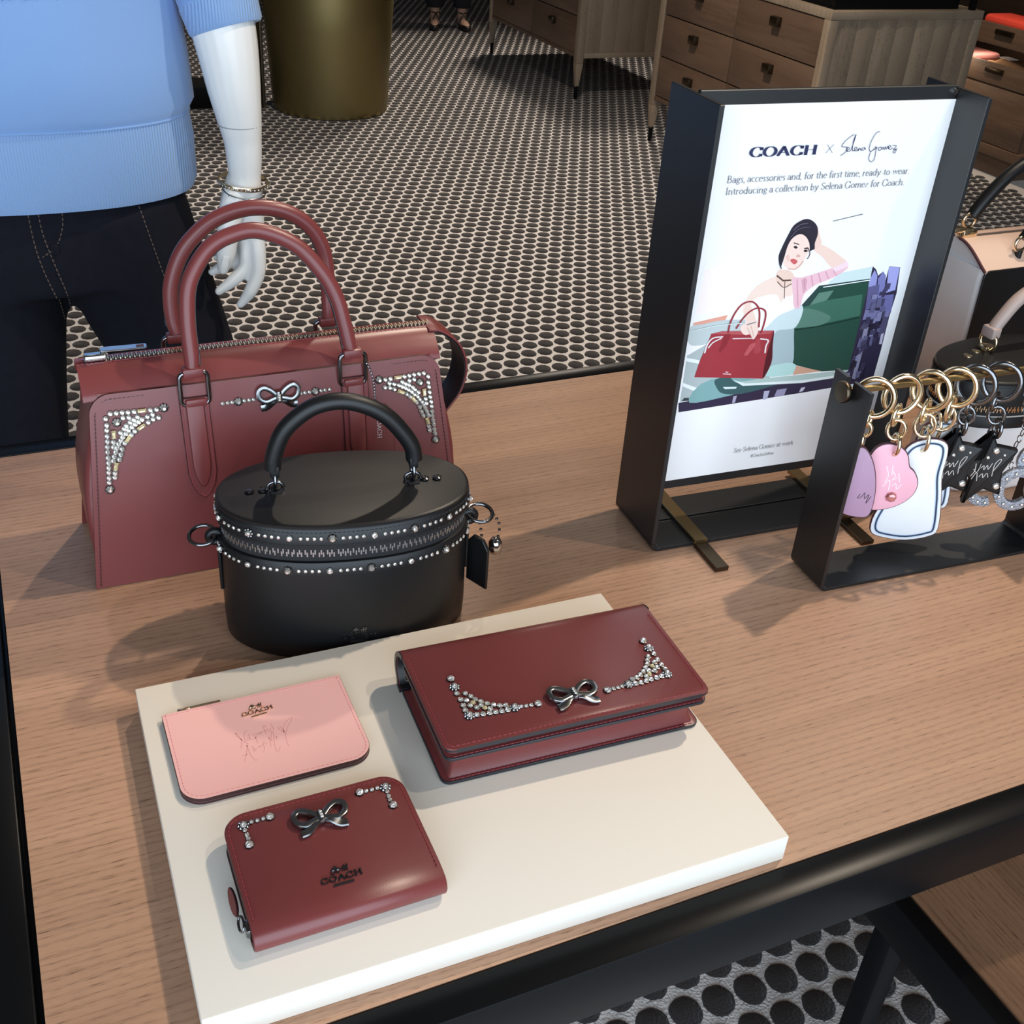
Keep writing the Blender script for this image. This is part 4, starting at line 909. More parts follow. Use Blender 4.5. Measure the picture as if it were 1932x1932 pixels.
    # crystals
    SM = [(-0.1788,0.1971),(-0.1736,0.2018),(-0.1676,0.2017),(-0.1617,0.2016),(-0.1558,0.2011),(-0.1497,0.2008),(-0.1331,0.2003),(-0.1269,0.2),(-0.1787,0.1901),(-0.1795,0.1847),(-0.18,0.1783),(-0.1805,0.1725),(-0.1815,0.1666),(-0.182,0.1608),(-0.1825,0.1544),(-0.1827,0.1488),(-0.1834,0.1433),(-0.1841,0.1381),(-0.1847,0.1319),(-0.1853,0.1266),(-0.1616,0.1958),(-0.1557,0.1953),(-0.147,0.1949),(-0.1371,0.1935),(-0.1315,0.1952),(-0.1552,0.19),(-0.151,0.1922),(-0.1466,0.1893),(-0.1427,0.1914),(-0.1317,0.1899),(-0.1595,0.1869),(-0.1542,0.1846),(-0.1506,0.1871),(-0.137,0.1873),(-0.1259,0.191),(-0.1621,0.1839),(-0.158,0.1816),(-0.1517,0.1796),(-0.1663,0.1801),(-0.1612,0.1782),(-0.1556,0.1761),(-0.165,0.1751),(-0.1672,0.1717),(-0.1635,0.168),(-0.1748,0.171),(-0.1699,0.1681),(-0.1756,0.1654),(-0.1721,0.1641),(-0.1671,0.162),(-0.1741,0.1597),(-0.1692,0.1561),(-0.1762,0.155),(-0.1714,0.1508),(-0.1777,0.1502),(-0.1779,0.1363),(-0.1789,0.1314)]
    BG = [(-0.1194,0.2008),(-0.1686,0.1916),(-0.1859,0.1184)]
    BQ = [(-0.142,0.2009,0),(-0.1734,0.1791,1.5),(-0.1449,0.1832,0.5),(-0.1761,0.1436,1.3),(-0.1595,0.1724,0.9)]
    rot = (1.439, 0, 0); yf = lambda z: -(hd(z)+0.0012)
    for s in (1, -1):
        for x, z in SM: inst(GEM, front, (s*x, yf(z), z), rot, 0.00285)
        for x, z in BG: inst(GEMB, front, (s*x, yf(z), z), rot, 0.0048)
        for x, z, a in BQ: inst(BAGU, front, (s*x, yf(z), z), (Matrix.Rotation(1.439, 3, 'X') @ Matrix.Rotation(s*a, 3, 'Z')).to_euler(), 0.0046)
        for q in (0.0243, 0.0291, 0.0342, 0.0475, 0.0522, 0.0576): inst(GEM, front, (s*q+(0.004 if s > 0 else 0), yf(0.1970), 0.1970), rot, 0.0022)
        inst(GEMB, front, (s*0.041+(0.004 if s > 0 else 0), yf(0.197), 0.197), rot, 0.0048)
    MB = basis((0.003, yf(0.198), 0.198), (1, 0, 0), (0, 0.131, 0.991), (0, -0.991, 0.131))
    bow(front, MB, 0.0235)
    # leather hang tag on a bead chain
    MT = basis((0.100, -hd(0.15)-0.0066, 0.108), (1, 0, 0), (0, 0.131, 0.991), (0, -0.991, 0.131))
    tg = slab('hang_tag', [(0, 0), (0.034, 0), (0.034, 0.052), (0.026, 0.064), (0.008, 0.064), (0, 0.052)], 0.0005, 0.0036, [OX, OXD], t, 0.0007, 1, MT)
    L, F, wd = lettering('COACH', 0.0075, 0.13, 0.05, 0.06, 1.0); PV = [MT @ Vector((0.0135+b, 0.052-a, 0)) for a, b in L]
    print_mesh('tag_lettering', [(0.0135+b, 0.052-a) for a, b in L], F, mat('silver_foil', (0.70, 0.66, 0.66), 0.35, 0.8), tg, MT @ Vector((0, 0, 0.0038)), (1, 0, 0), (0, 0.131, 0.991))
    for k in range(17):
        a = k/16; p = Vector((0.1035, -0.052, 0.226)).lerp(Vector((0.116, -0.0605, 0.168)), a)+Vector((0.002*sin(a*6), -0.003*sin(a*pi), 0))
        if k == 0: bead = mesh('chain_bead', *(lambda s: ([v.co for v in s.verts], [[q.index for q in f.verts] for f in s.faces]))(_ico(0.0017)), GUN, t); bead.location = p
        else: inst(bead, t, p)
    return t
def _ico(r):
    bm = bmesh.new(); bmesh.ops.create_icosphere(bm, subdivisions=1, radius=r); bm.verts.ensure_lookup_table(); bm.verts.index_update(); return bm
satchel()

# ================================================================== BLACK TRAIL BAG
def trail_bag(name, label, loc, rotz, a, b, H, lo, body_m, lid_m, hw_m, handle_m, teeth_m, stones, handle_path=None, rings=True):
    t = thing(name, label, 'handbag', loc, rotz); N = 96; p = 2.2
    ring = lambda q, z, d=0.0: [(x, y, z) for x, y in superell((a+d)*q, (b+d)*q, p, N)]
    zl = lo                                        # top of the lower body
    loft('body', [ring(0.90, 0), ring(0.965, 0.002), ring(1.0, 0.008, 0.0012), ring(1.0, 0.03, 0.0022), ring(1.0, zl*0.6, 0.0018), ring(1.0, zl, 0.0005), ring(1.0, zl+0.001, -0.003)], body_m, t)
    bl = loft('lower_band', [ring(1, zl-0.015, 0.0008), ring(1, zl-0.0155, 0.0022), ring(1, zl-0.001, 0.0022), ring(1, zl+0.0005, 0.0010)], lid_m, t, False, False)
    loft('zipper_tape', [ring(1, zl, -0.0022), ring(1, zl+0.021, -0.0022)], mat('black_zip_tape', (0.012, 0.012, 0.013), 0.8), t, False, False)
    V, F = [], []
    path = [Vector((x, y, 0)) for x, y in superell(a-0.0022, b-0.0022, p, 400)]; per = sum((path[i]-path[i-1]).length for i in range(400))
    nT = int(per/0.0026); acc = 0; tgt = 0; k = 0
    for i in range(400):
        d = (path[i]-path[i-1]); acc += d.length
        while acc >= tgt and k < nT:
            td = d.normalized(); nr = Vector((td.y, -td.x, 0)); s = 1 if k % 2 else -1; c = path[i]+Vector((0, 0, zl+0.0105))
            q = [c+td*u*0.0007+nr*w+Vector((0, 0, (h*0.0042 if h*s > 0 else h*0.0012))) for w in (-0.0004, 0.0011) for u in (-1, 1) for h in (-1, 1)]
            k0 = len(V); V += [v.to_tuple() for v in q]; F += [tuple(k0+j for j in f) for f in ((0, 1, 3, 2), (4, 6, 7, 5), (0, 4, 5, 1), (2, 3, 7, 6), (0, 2, 6, 4), (1, 5, 7, 3))]
            k += 1; tgt += per/nT
    stuff(mesh('zipper_teeth', V, F, teeth_m, t, 0))
    zu = zl+0.020
    ld = loft('lid', [ring(1, zu, 0.0008), ring(1, zu-0.0003, 0.0022), ring(1, H-0.006, 0.0022), ring(1, H-0.0045, 0.0010), ring(1, H-0.004, 0.0016), ring(1, H-0.0015, 0.0018), ring(1, H-0.0003, 0.0002), ring(0.985, H), ring(0.5, H+0.0012), ring(0.05, H+0.0015)], lid_m, t)
    for zz in (zu+0.0018, H-0.0078): dashes('stitching', [(x, y, zz) for x, y in superell(a+0.0023, b+0.0023, p, 160)], STITCHB, ld, (0, 0, 1), 0.003, 0.0015, 0.0008, 0.0004)
    if stones:
        path = [Vector((x, y, 0)) for x, y in superell(a+0.0022, b+0.0022, p, 480)]
        cum = [0]
        for i in range(1, 481): cum.append(cum[-1]+(path[i % 480]-path[i-1]).length)
        def at(s):
            s %= cum[-1]
            for i in range(1, 481):
                if cum[i] >= s:
                    f = (s-cum[i-1])/max(1e-9, cum[i]-cum[i-1]); q = path[i-1].lerp(path[i % 480], f); d = (path[i % 480]-path[i-1]); return q, math.atan2(-d.x, d.y)
        U = cum[-1]/16
        for row, (zz, par, off) in enumerate(((zl-0.008, bl, 0.42), (zu+0.0105, ld, 0.50))):
            for u in range(16):
                s0 = (u+off)*U; q, an = at(s0); big = (u+row) % 2 == 0
                inst(GEMB if big else GEM, par, (q.x, q.y, zz), (pi/2, 0, an+pi/2), 0.0047 if big else 0.0033)
                for j in range(4):
                    q, an = at(s0+U*(0.26+0.16*j)); inst(GEM, par, (q.x, q.y, zz), (pi/2, 0, an+pi/2), 0.00205)
    return t
def black_bag():
    a, b, H = 0.1262, 0.0709, 0.170
    t = trail_bag('box_handbag', 'small oval black leather box bag banded with crystals and a round handle', (0.2325, 0.0767, T), -0.17, a, b, H, 0.1255, BLK, BLK, GUN, BLK, TEETHD, True)
    P = catmull([Vector(q) for q in ((-0.0705, 0, 0.196), (-0.0690, 0, 0.210), (-0.0600, 0, 0.234), (-0.0455, 0, 0.2505), (-0.0255, 0, 0.2630), (-0.0008, 0, 0.2665), (0.0238, 0, 0.2595), (0.0440, 0, 0.2460), (0.0600, 0, 0.2265), (0.0690, 0, 0.2105), (0.0715, 0, 0.196))], 5)
    n = len(P); h = tube('handle', P, 0.0086, BLK, t, False, 14, [1.0]*n)
    inn = [P[i]+(Vector((0, 1, 0)).cross((P[i+1]-P[i-1]).normalized())).normalized()*(0.0072)*(1 if Vector((0, 1, 0)).cross((P[i+1]-P[i-1])).z < 0 else -1) for i in range(2, n-2)]
    band('handle_edge', inn, rectp(0.0013, 0.0030, 0.0008), BLKE, h, False, (0, 1, 0))
    for s in (-1, 1):
        x = 0.0695*s+0.0006
        g = bevel_mesh('handle_end', *boxVF(x-0.0045, x+0.0045, -0.0078, 0.0078, 0.188, 0.202), BLK, t, 0.002, 2)
        tube('handle_ring', [Vector((x, 0, 0.184))+Vector(q) for q in ringpath(0.0088, 20, 1.15, 'yz')], 0.0021, GUN, t, True, 8)
        tube('anchor_ring', [Vector((x, 0, 0.1745))+Vector(q) for q in ringpath(0.0078, 20, 0.75, 'xz')], 0.0018, GUN, t, True, 8)
        bevel_mesh('anchor_tab', *boxVF(x-0.006, x+0.006, -0.009, 0.009, H, H+0.003), BLK, t, 0.001, 1)
        for q in (0.0125, 0.0255): lathe('rivet', [(0.0046, 0), (0.0046, 0.0012), (0.0030, 0.0022), (0.0026, 0.0018), (0.0005, 0.0018)], GUN, t, 14, 40, Matrix.Translation((x+s*q, 0.0, H+0.0016)))
        # side tab with a ring for the strap
        xs = s*(a+0.0025)
        bevel_mesh('side_tab', *boxVF(xs-0.0015 if s > 0 else xs-0.002, xs+0.002 if s > 0 else xs+0.0015, -0.0095, 0.0095, 0.060, 0.113), BLK, t, 0.001, 1)
        tube('tab_loop', [Vector((xs+s*0.003, 0, 0.121))+Vector(q) for q in ringpath(0.0066, 14, 1.0, 'xz')], 0.0042, BLK, t, True, 8)
        tube('strap_ring', [Vector((xs+s*0.0150, 0, 0.1235))+Vector((q[0], q[1]*0.95, q[0]*s*-0.05+q[1]*0.25)) for q in ringpath(0.0135, 24, 1.0, 'xy')], 0.0022, GUN, t, True, 8)
    MB = basis((0.004, -b-0.0024, 0.0315), (1, 0, 0), (0, 0, 1), (0, -1, 0)); badge(t, MB, 0.036, GUN)
    # stacked leather hang tag, bead chain and bell
    k = slab('hang_tag', [(0.0, 0.0), (0.030, 0.0), (0.030, 0.050), (0.022, 0.060), (0.008, 0.060), (0, 0.050)], 0, 0.0028, [BLKE, BLKE], t, 0.0006, 1, basis((0.1335, 0.000, 0.040), (0.55, -0.835, 0), (0, 0, 1), (-0.835, -0.55, 0)))
    slab('hang_tag', [(0.0, 0.0), (0.030, 0.0), (0.030, 0.050), (0.022, 0.060), (0.008, 0.060), (0, 0.050)], 0.0034, 0.0062, [BLKE, BLKE], t, 0.0006, 1, basis((0.1375, 0.004, 0.040), (0.55, -0.835, 0), (0, 0, 1), (-0.835, -0.55, 0)))
    for L in ([(0.158, -0.004, 0.122), (0.164, -0.006, 0.112), (0.163, -0.01, 0.098), (0.156, -0.014, 0.086)], [(0.142, -0.010, 0.117), (0.143, -0.016, 0.105), (0.145, -0.019, 0.090)]):
        for i, q in enumerate(catmull([Vector(v) for v in L], 2)):
            o = mesh('chain_bead', *(lambda s: ([v.co for v in s.verts], [[w.index for w in f.verts] for f in s.faces]))(_ico(0.0019)), GUN, t) if 'bead' not in black_bag.__dict__ else inst(black_bag.bead, t, name='chain_bead')
            black_bag.bead = o; o.location = q
    lathe('bell', [(0.001, 0.012), (0.005, 0.011), (0.0075, 0.006), (0.008, 0.0), (0.0065, -0.006), (0.003, -0.009), (0.001, -0.0095)], STEEL, t, 18, 60, Matrix.Translation((0.162, -0.004, 0.080)))
    return t
black_bag()

# ================================================================== CLUTCH
def clutch():
    t = thing('clutch_bag', 'oxblood leather foldover clutch with crystal corners and a silver bow', 'clutch', (0.365, -0.1525, ZB+0.0004), -0.045)
    base = slab('base_panel', rrect(-0.130, 0.130, -0.0735, 0.054, (0.009, 0.009, 0.002, 0.002), 5), 0.0, 0.0040, [OX, EDGE], t, 0.0010, 2)
    # gusseted body: front face leans and pinches in
    rings = []
    for z, yf, hx in ((0.0040, -0.0690, 0.1240), (0.010, -0.0665, 0.1215), (0.020, -0.0655, 0.1195), (0.028, -0.0675, 0.1205), (0.0336, -0.0705, 0.1235)):
        rings.append([(x, y, z) for x, y in rrect(-hx, hx, yf, 0.053, 0.004, 3)])
    loft('gusset', rings, OX, t, True, True, 60)
    mid = slab('inner_flap', rrect(-0.1305, 0.1305, -0.0785, 0.050, (0.009, 0.009, 0.002, 0.002), 5), 0.0336, 0.0374, [OX, EDGE], t, 0.0010, 2)
    slab('gap_shade', rrect(-0.1265, 0.1265, -0.0730, 0.050, (0.009, 0.009, 0.002, 0.002), 5), 0.0374, 0.0445, [OXD, OXD], t)  # dark filler giving the shade in the gap between the two flaps
    PP = [(-0.0797, 0.0469, 0.010), (-0.0790, 0.0469, 0.0062), (-0.0772, 0.0469, 0.0029), (-0.0745, 0.0469, 0.0010), (-0.0697, 0.0469, 0.0)]+[(-0.0697+0.1217*i/10, 0.0469, 0) for i in range(1, 11)]
    PP += [(0.0520+0.0205*sin(q), 0.0264+0.0205*cos(q), 0) for q in [pi*i/14 for i in range(1, 12)]]+[(0.0640, 0.0032, 0), (0.0560, 0.0024, 0)]
    fl = fold_sheet('flap', [(y, z) for y, z, c in PP], [0.1312-c for y, z, c in PP], 0.0046, [OX, EDGE, BLKE], t)
    P = [Vector((0, y, z)) for y, z, c in PP if y > 0.05]
    for s in (-1, 1):
        band('spine_edge', [p+Vector((s*0.1314, 0, 0)) for p in P], rectp(0.0024, 0.0005), EDGE, t, False, (1, 0, 0))
        tube('side_ring', [Vector((s*0.1275, 0.046, 0.030))+Vector(q) for q in ringpath(0.0055, 14, 1.0, 'yz')], 0.0012, GUN, t, True, 6)
    q = 0.0042; pts = [(-0.1312+q, 0.045)]+[(-0.1312+q, 0.045-0.113*i/20) for i in range(1, 21)]
    cr = [(-0.1312+q+0.006*(1-cos(a*pi/8)), -0.0695-0.006*sin(a*pi/8)) for a in range(1, 5)]
    path = pts+cr+[(-0.121+0.242*i/40, -0.0755) for i in range(41)]; path = path+[(-x, y) for x, y in reversed(pts+cr)]
    dashes('stitching', [(x, y, 0.0493) for x, y in path], STITCH, fl, (0, 0, 1), 0.0034, 0.0014)
    dashes('stitching', [(-0.122+0.244*i/30, -0.0762, 0.0375) for i in range(31)], STITCH, mid, (0, 0, 1), 0.0034, 0.0014)
    dashes('stitching', [(-0.122+0.244*i/30, -0.0712, 0.0041) for i in range(31)], STITCH, base, (0, 0, 1), 0.0034, 0.0014)
    L = [(-0.0977,-0.0048,1),(-0.0986,-0.0135,0),(-0.0979,-0.0225,0),(-0.0982,-0.0304,0),(-0.0985,-0.0369,0),(-0.097,-0.0445,1),(-0.0903,-0.0452,0),(-0.0848,-0.046,0),(-0.0787,-0.0465,0),(-0.0731,-0.047,0),(-0.0673,-0.0475,0),(-0.0618,-0.0475,0),(-0.0546,-0.0466,1),(-0.0482,-0.0466,2),(-0.0437,-0.0472,2),(-0.0390,-0.0475,2),(-0.0912,-0.0158,0),(-0.0875,-0.0209,0),(-0.085,-0.0258,0),(-0.0811,-0.03,0),(-0.0766,-0.0342,0),(-0.0717,-0.0375,0),(-0.0666,-0.0401,0),(-0.0615,-0.0412,0),(-0.0932,-0.0249,0),(-0.0922,-0.0322,0),(-0.0876,-0.0365,0),(-0.0886,-0.0295,3),(-0.0826,-0.0346,0),(-0.0806,-0.0390,3),(-0.0763,-0.0416,0),(-0.0975,0.007,4),(-0.0325,-0.0480,4)]
    for s in (1, -1):
        for x, y, k in L:
            g, r = {0: (GEM, 0.0027), 1: (GEMB, 0.0047), 2: (GEM, 0.0021), 3: (GEMY, 0.0026), 4: (GEM, 0.0036)}[k]
            inst(g, fl, (s*x+(0.004 if s < 0 else 0), y-(0.002 if s < 0 else 0), 0.0493), (0, 0, x*40), r)
    bow(fl, basis((0.0028, -0.0490, 0.0493), (1, 0, 0), (0, 1, 0), (0, 0, 1)), 0.0235)
    return t
clutch()

# ================================================================== ZIP WALLET
def wallet():
    t = thing('zip_wallet', 'small oxblood zip-around wallet with crystals, bow and metal badge', 'wallet', (0.1165, -0.262, ZB+0.0003), 0.0)
    hx = 0.0765; yb = 0.0505; yf = -0.060; z1 = 0.0248
    zb = slab('zipper_body', rrect(-hx+0.0022, hx-0.0022, yf, yb-0.0022, (0.002, 0.002, 0.017, 0.017), 7), 0.0030, z1-0.003, mat('brown_zip_tape', (0.055, 0.022, 0.020), 0.85), t)
    slab('back_cover', rrect(-hx, hx, yf, yb, (0.001, 0.001, 0.019, 0.019), 8), 0, 0.0034, [OX, OXD], t, 0.0012, 2)
    rb = 0.019; PP = [(yb-rb+rb*sin(q), z1-0.0017, rb-rb*cos(q)) for q in [pi/2*(1-i/9) for i in range(10)]]
    PP = [(y, z, c) for y, z, c in PP]+[(yb-rb-0.02*i, z1-0.0017, 0) for i in (1, 2, 3)]
    PP += [(yf+0.012, z1-0.0019, 0), (yf+0.004, z1-0.0026, 0)]+[(yf-0.0100*sin(q)**0.9, z1/2+(z1/2-0.0034)*cos(q), 0) for q in [pi*i/14 for i in range(2, 14)]]+[(yf+0.002, 0.0017, 0)]
    fc = fold_sheet('front_cover', [(y, z) for y, z, c in PP], [hx-c for y, z, c in PP], 0.0034, [OX, OXD], t)
    V, F = [], []; per = []
    base = rrect(-hx+0.0018, hx-0.0018, yf+0.004, yb-0.0018, (0.001, 0.001, 0.0175, 0.0175), 14)
    pts = [Vector((x, y, 0)) for x, y in base]; i0 = min(range(len(pts)), key=lambda i: (pts[i]-Vector((hx, yf, 0))).length); pts = pts[i0:]+pts[:i0]
    s = 0; step = 0.0021
    for a, b in zip(pts, pts[1:]):
        d = (b-a).length; 
        while s < d:
            c = a.lerp(b, s/d); td = (b-a).normalized(); nr = Vector((td.y, -td.x, 0))
            if not (abs(td.y) < 0.3 and c.y < 0):
                for zz in (0.0095, 0.0150):
                    k0 = len(V); q = [c+td*u*0.0006+nr*w+Vector((0, 0, zz+h*0.0024)) for w in (-0.0004, 0.0010) for u in (-1, 1) for h in (-1, 1)]
                    V += [v.to_tuple() for v in q]; F += [tuple(k0+j for j in f) for f in ((0, 1, 3, 2), (4, 6, 7, 5), (0, 4, 5, 1), (2, 3, 7, 6), (0, 2, 6, 4), (1, 5, 7, 3))]
            s += step
        s -= d
    stuff(mesh('zipper_teeth', V, F, mat('brown_zip_teeth', (0.10, 0.055, 0.05), 0.4, 0.6), t, 0))
    q = 0.0035; cut = inset_fn(rrect(-hx, hx, yf-0.006, yb, (0.001, 0.001, 0.019, 0.019), 8))(q)
    cut = [c for c in cut]; i0 = min(range(len(cut)), key=lambda i: (Vector(cut[i])-Vector((hx-q, yf-0.004))).length); cut = cut[i0:]+cut[:i0]
    cut = [c for c in cut if c[1] > yf]
    cut = sorted([c for c in cut if c[0] > 0 and c[1] < 0.03], key=lambda c: c[1])+[c for c in cut if c[1] >= 0.03]+sorted([c for c in cut if c[0] < 0 and c[1] < 0.03], key=lambda c: -c[1])
    cut = [(hx-q, yf+0.004)]+cut+[(-hx+q, yf+0.004)]
    dashes('stitching', [(x, max(y, yf+0.001), z1+0.0001) for x, y in cut], STITCH, fc, (0, 0, 1), 0.0030, 0.0014)
    # pull: silver slider and leather tag at the left
    sl = bevel_mesh('zipper_slider', *boxVF(-hx-0.003, -hx+0.004, -0.058, -0.046, 0.008, 0.017), GUN, t, 0.0015, 2)
    tube('pull_ring', [Vector((-hx-0.0045, -0.046, 0.0125))+Vector((q[1]*0.35, q[0]*1.3, q[1]*0.7)) for q in ringpath(0.0052, 16, 1.0, 'xy')], 0.0010, GUN, sl, True, 6)
    slab('pull_tag', [(0.0042*cos(a)*(1.0 if sin(a) > -0.8 else 0.8), 0.0145*sin(a)) for a in [2*pi*i/24 for i in range(24)]], -0.0012, 0.0012, [OX, OXD], sl, 0.0005, 1, basis((-hx-0.0058, -0.0245, 0.0130), (0.55, 0, 0.83), (0, 1, 0), (-0.83, 0, 0.55)))
    GL_ = [(-0.0603, 0.0362, 2), (-0.0535, 0.038, 0), (-0.0487, 0.0378, 0), (-0.0438, 0.0381, 0), (-0.0382, 0.038, 1), (-0.0602, 0.0313, 0), (-0.0598, 0.0260, 0), (-0.0596, 0.0218, 0), (-0.0602, 0.0151, 1)]
    for s_ in (1, -1):
        for x, y, k in GL_:
            g, r = {0: (GEM, 0.0020), 1: (GEM, 0.0035), 2: (GEMB, 0.0046)}[k]; inst(g, fc, (s_*x, y, z1), (0, 0, 0), r)
    bow(fc, basis((0.0, 0.0205, z1), (1, 0, 0), (0, 1, 0), (0, 0, 1)), 0.0225)
    badge(fc, basis((-0.0006, -0.0405, z1), (1, -0.01, 0), (0.01, 1, 0), (0, 0, 1)), 0.0335, GUN, 0.0012)
    return t
wallet()

# ================================================================== PINK CARD CASE
def card_case():
    t = thing('card_case', 'flat pink leather zip card case embossed with handwriting', 'card case', (0.1015, -0.108, ZB+0.0003), 0.0)
    poly = [(-0.0848, 0.0545), (-0.0835, -0.040)]
    poly = rrect(-0.0845, 0.0845, -0.0605, 0.0550, (0.020, 0.020, 0.0015, 0.0015), 8)
    slab('back_leaf', poly, 0, 0.0028, [PINK, OXD], t, 0.0004, 1)
    slab('lining', inset_fn(poly)(0.0006), 0.0028, 0.0046, [OXD, OXD], t)
    fr = slab('front_leaf', poly, 0.0046, 0.0070, [PINK, OXD], t, 0.0003, 1)
    inn = inset_fn(poly)(0.0032); i0 = min(range(len(inn)), key=lambda i: (Vector(inn[i])-Vector((-0.08, 0.055))).length); inn = inn[i0:]+inn[:i0]
    dashes('stitching', [(x, y, 0.0070) for x, y in inn+[inn[0]]], STITCHP, fr, (0, 0, 1), 0.0030, 0.0014, 0.0004, 0.0003)
    zt = rbox('zipper_tape', -0.074, 0.074, 0.0545, 0.0562, 0.0022, 0.0052, STITCHP, t, 0.0004, 1)
    sl = bevel_mesh('zipper_slider', *boxVF(-0.070, -0.058, 0.0550, 0.0590, 0.0015, 0.0066), GOLD, t, 0.0008, 2)
    slab('pull_tab', rrect(-0.062, -0.030, 0.0562, 0.0592, 0.0012, 3), 0.0052, 0.0064, GOLD, sl, 0.0004, 1)
    badge(fr, basis((-0.0012, 0.0302, 0.0070), (0.997, 0.08, 0), (-0.08, 0.997, 0), (0, 0, 1)), 0.0300, GOLD, 0.0011)
    S = SCRIPT
    strokes_mesh('embossed_script', S, 0.00075, mat('pressed_pink', (0.70, 0.32, 0.305), 0.5), fr, (0, 0, 0.00705), (1, 0, 0), (0, 1, 0), 4)
    return t
SCRIPT=[[(-0.0261,0.0091),(-0.0246,0.0048),(-0.0231,-0.0002),(-0.0233,-0.004),(-0.0245,-0.0085),(-0.0257,-0.012)],[(-0.0261,0.0091),(-0.0257,0.0047),(-0.0229,-0.0011),(-0.0202,-0.0057),(-0.0181,-0.0089)],[(-0.0157,0.0093),(-0.0181,0.007),(-0.0194,0.0035),(-0.02,0.0004),(-0.0199,-0.0047)],[(-0.0167,-0.0003),(-0.0181,-0.002),(-0.018,-0.0043),(-0.0166,-0.0037),(-0.0156,-0.0018)],[(-0.0158,0.0039),(-0.0155,-0.0013),(-0.015,-0.0042)],[(-0.0127,0.0011),(-0.0101,0.0024),(-0.0079,0.0024),(-0.0077,0.0007),(-0.0097,-0.0022),(-0.0122,-0.005)],[(-0.0109,0.0005),(-0.0103,-0.0048),(-0.0103,-0.0107)],[(-0.0058,0.0031),(-0.0062,0.0004),(-0.005,0.0),(-0.0043,0.0023),(-0.0056,0.0022)],[(-0.0039,0.003),(-0.0035,0.0017),(-0.0023,0.0036)],[(0.0011,0.0069),(0.0007,0.0099),(-0.0007,0.0087),(-0.0008,0.0036),(-0.0001,-0.0018)],[(-0.0021,0.0029),(0.0003,0.0032)],[(0.0009,0.0041),(0.0025,0.0047),(0.0013,0.0028),(0.0018,0.0009),(0.0033,0.0015)],[(0.006,0.0051),(0.0041,0.0035),(0.0036,0.0014),(0.0052,0.0014)],[(0.0069,0.0103),(0.007,0.0059),(0.0072,0.0018)],[(-0.0198,-0.0097),(-0.0215,-0.0168),(-0.0235,-0.0225),(-0.0263,-0.0288)],[(-0.0198,-0.0097),(-0.0198,-0.0174),(-0.019,-0.0253),(-0.0172,-0.0302),(-0.0159,-0.031),(-0.0152,-0.0296)],[(-0.0275,-0.0214),(-0.0248,-0.0218),(-0.0232,-0.0213),(-0.0213,-0.0207)],[(-0.0156,-0.0118),(-0.0156,-0.0167),(-0.0152,-0.0201)],[(-0.0146,-0.0155),(-0.0144,-0.0182),(-0.0131,-0.0171),(-0.0125,-0.0162)],[(-0.0097,-0.0139),(-0.0108,-0.0152),(-0.0099,-0.0161),(-0.0087,-0.0143),(-0.0086,-0.0163)],[(-0.0076,-0.0142),(-0.0063,-0.0135),(-0.0051,-0.0101)],[(-0.0061,-0.0136),(-0.0059,-0.0175),(-0.007,-0.0215),(-0.0085,-0.0231)],[(-0.0038,-0.0111),(-0.0045,-0.0122),(-0.0025,-0.0132),(-0.0038,-0.0147)],[(0.0007,-0.006),(0.0006,-0.0121),(-0.0003,-0.019)],[(0.001,-0.0067),(0.0023,-0.0122),(0.0033,-0.0047),(0.0049,0.0004),(0.0059,-0.0011),(0.005,-0.0087),(0.0033,-0.0187),(0.0031,-0.0241),(0.004,-0.0266),(0.0059,-0.0251),(0.0078,-0.0211)],[(0.0069,-0.0088),(0.008,-0.0081),(0.0067,-0.0093),(0.0066,-0.0115),(0.0086,-0.0111)],[(0.016,-0.007),(0.0134,-0.0021),(0.0115,0.0026),(0.0124,0.0037),(0.0142,0.0025),(0.0153,-0.0022),(0.0157,-0.0052)],[(0.0155,-0.0046),(0.0158,-0.0001),(0.0179,0.0049),(0.0217,0.0093),(0.0254,0.0118),(0.0266,0.0113),(0.0246,0.0071),(0.0206,0.0021),(0.0175,-0.0042),(0.0157,-0.0092),(0.0148,-0.015),(0.0147,-0.02),(0.0153,-0.0244)]]
card_case()
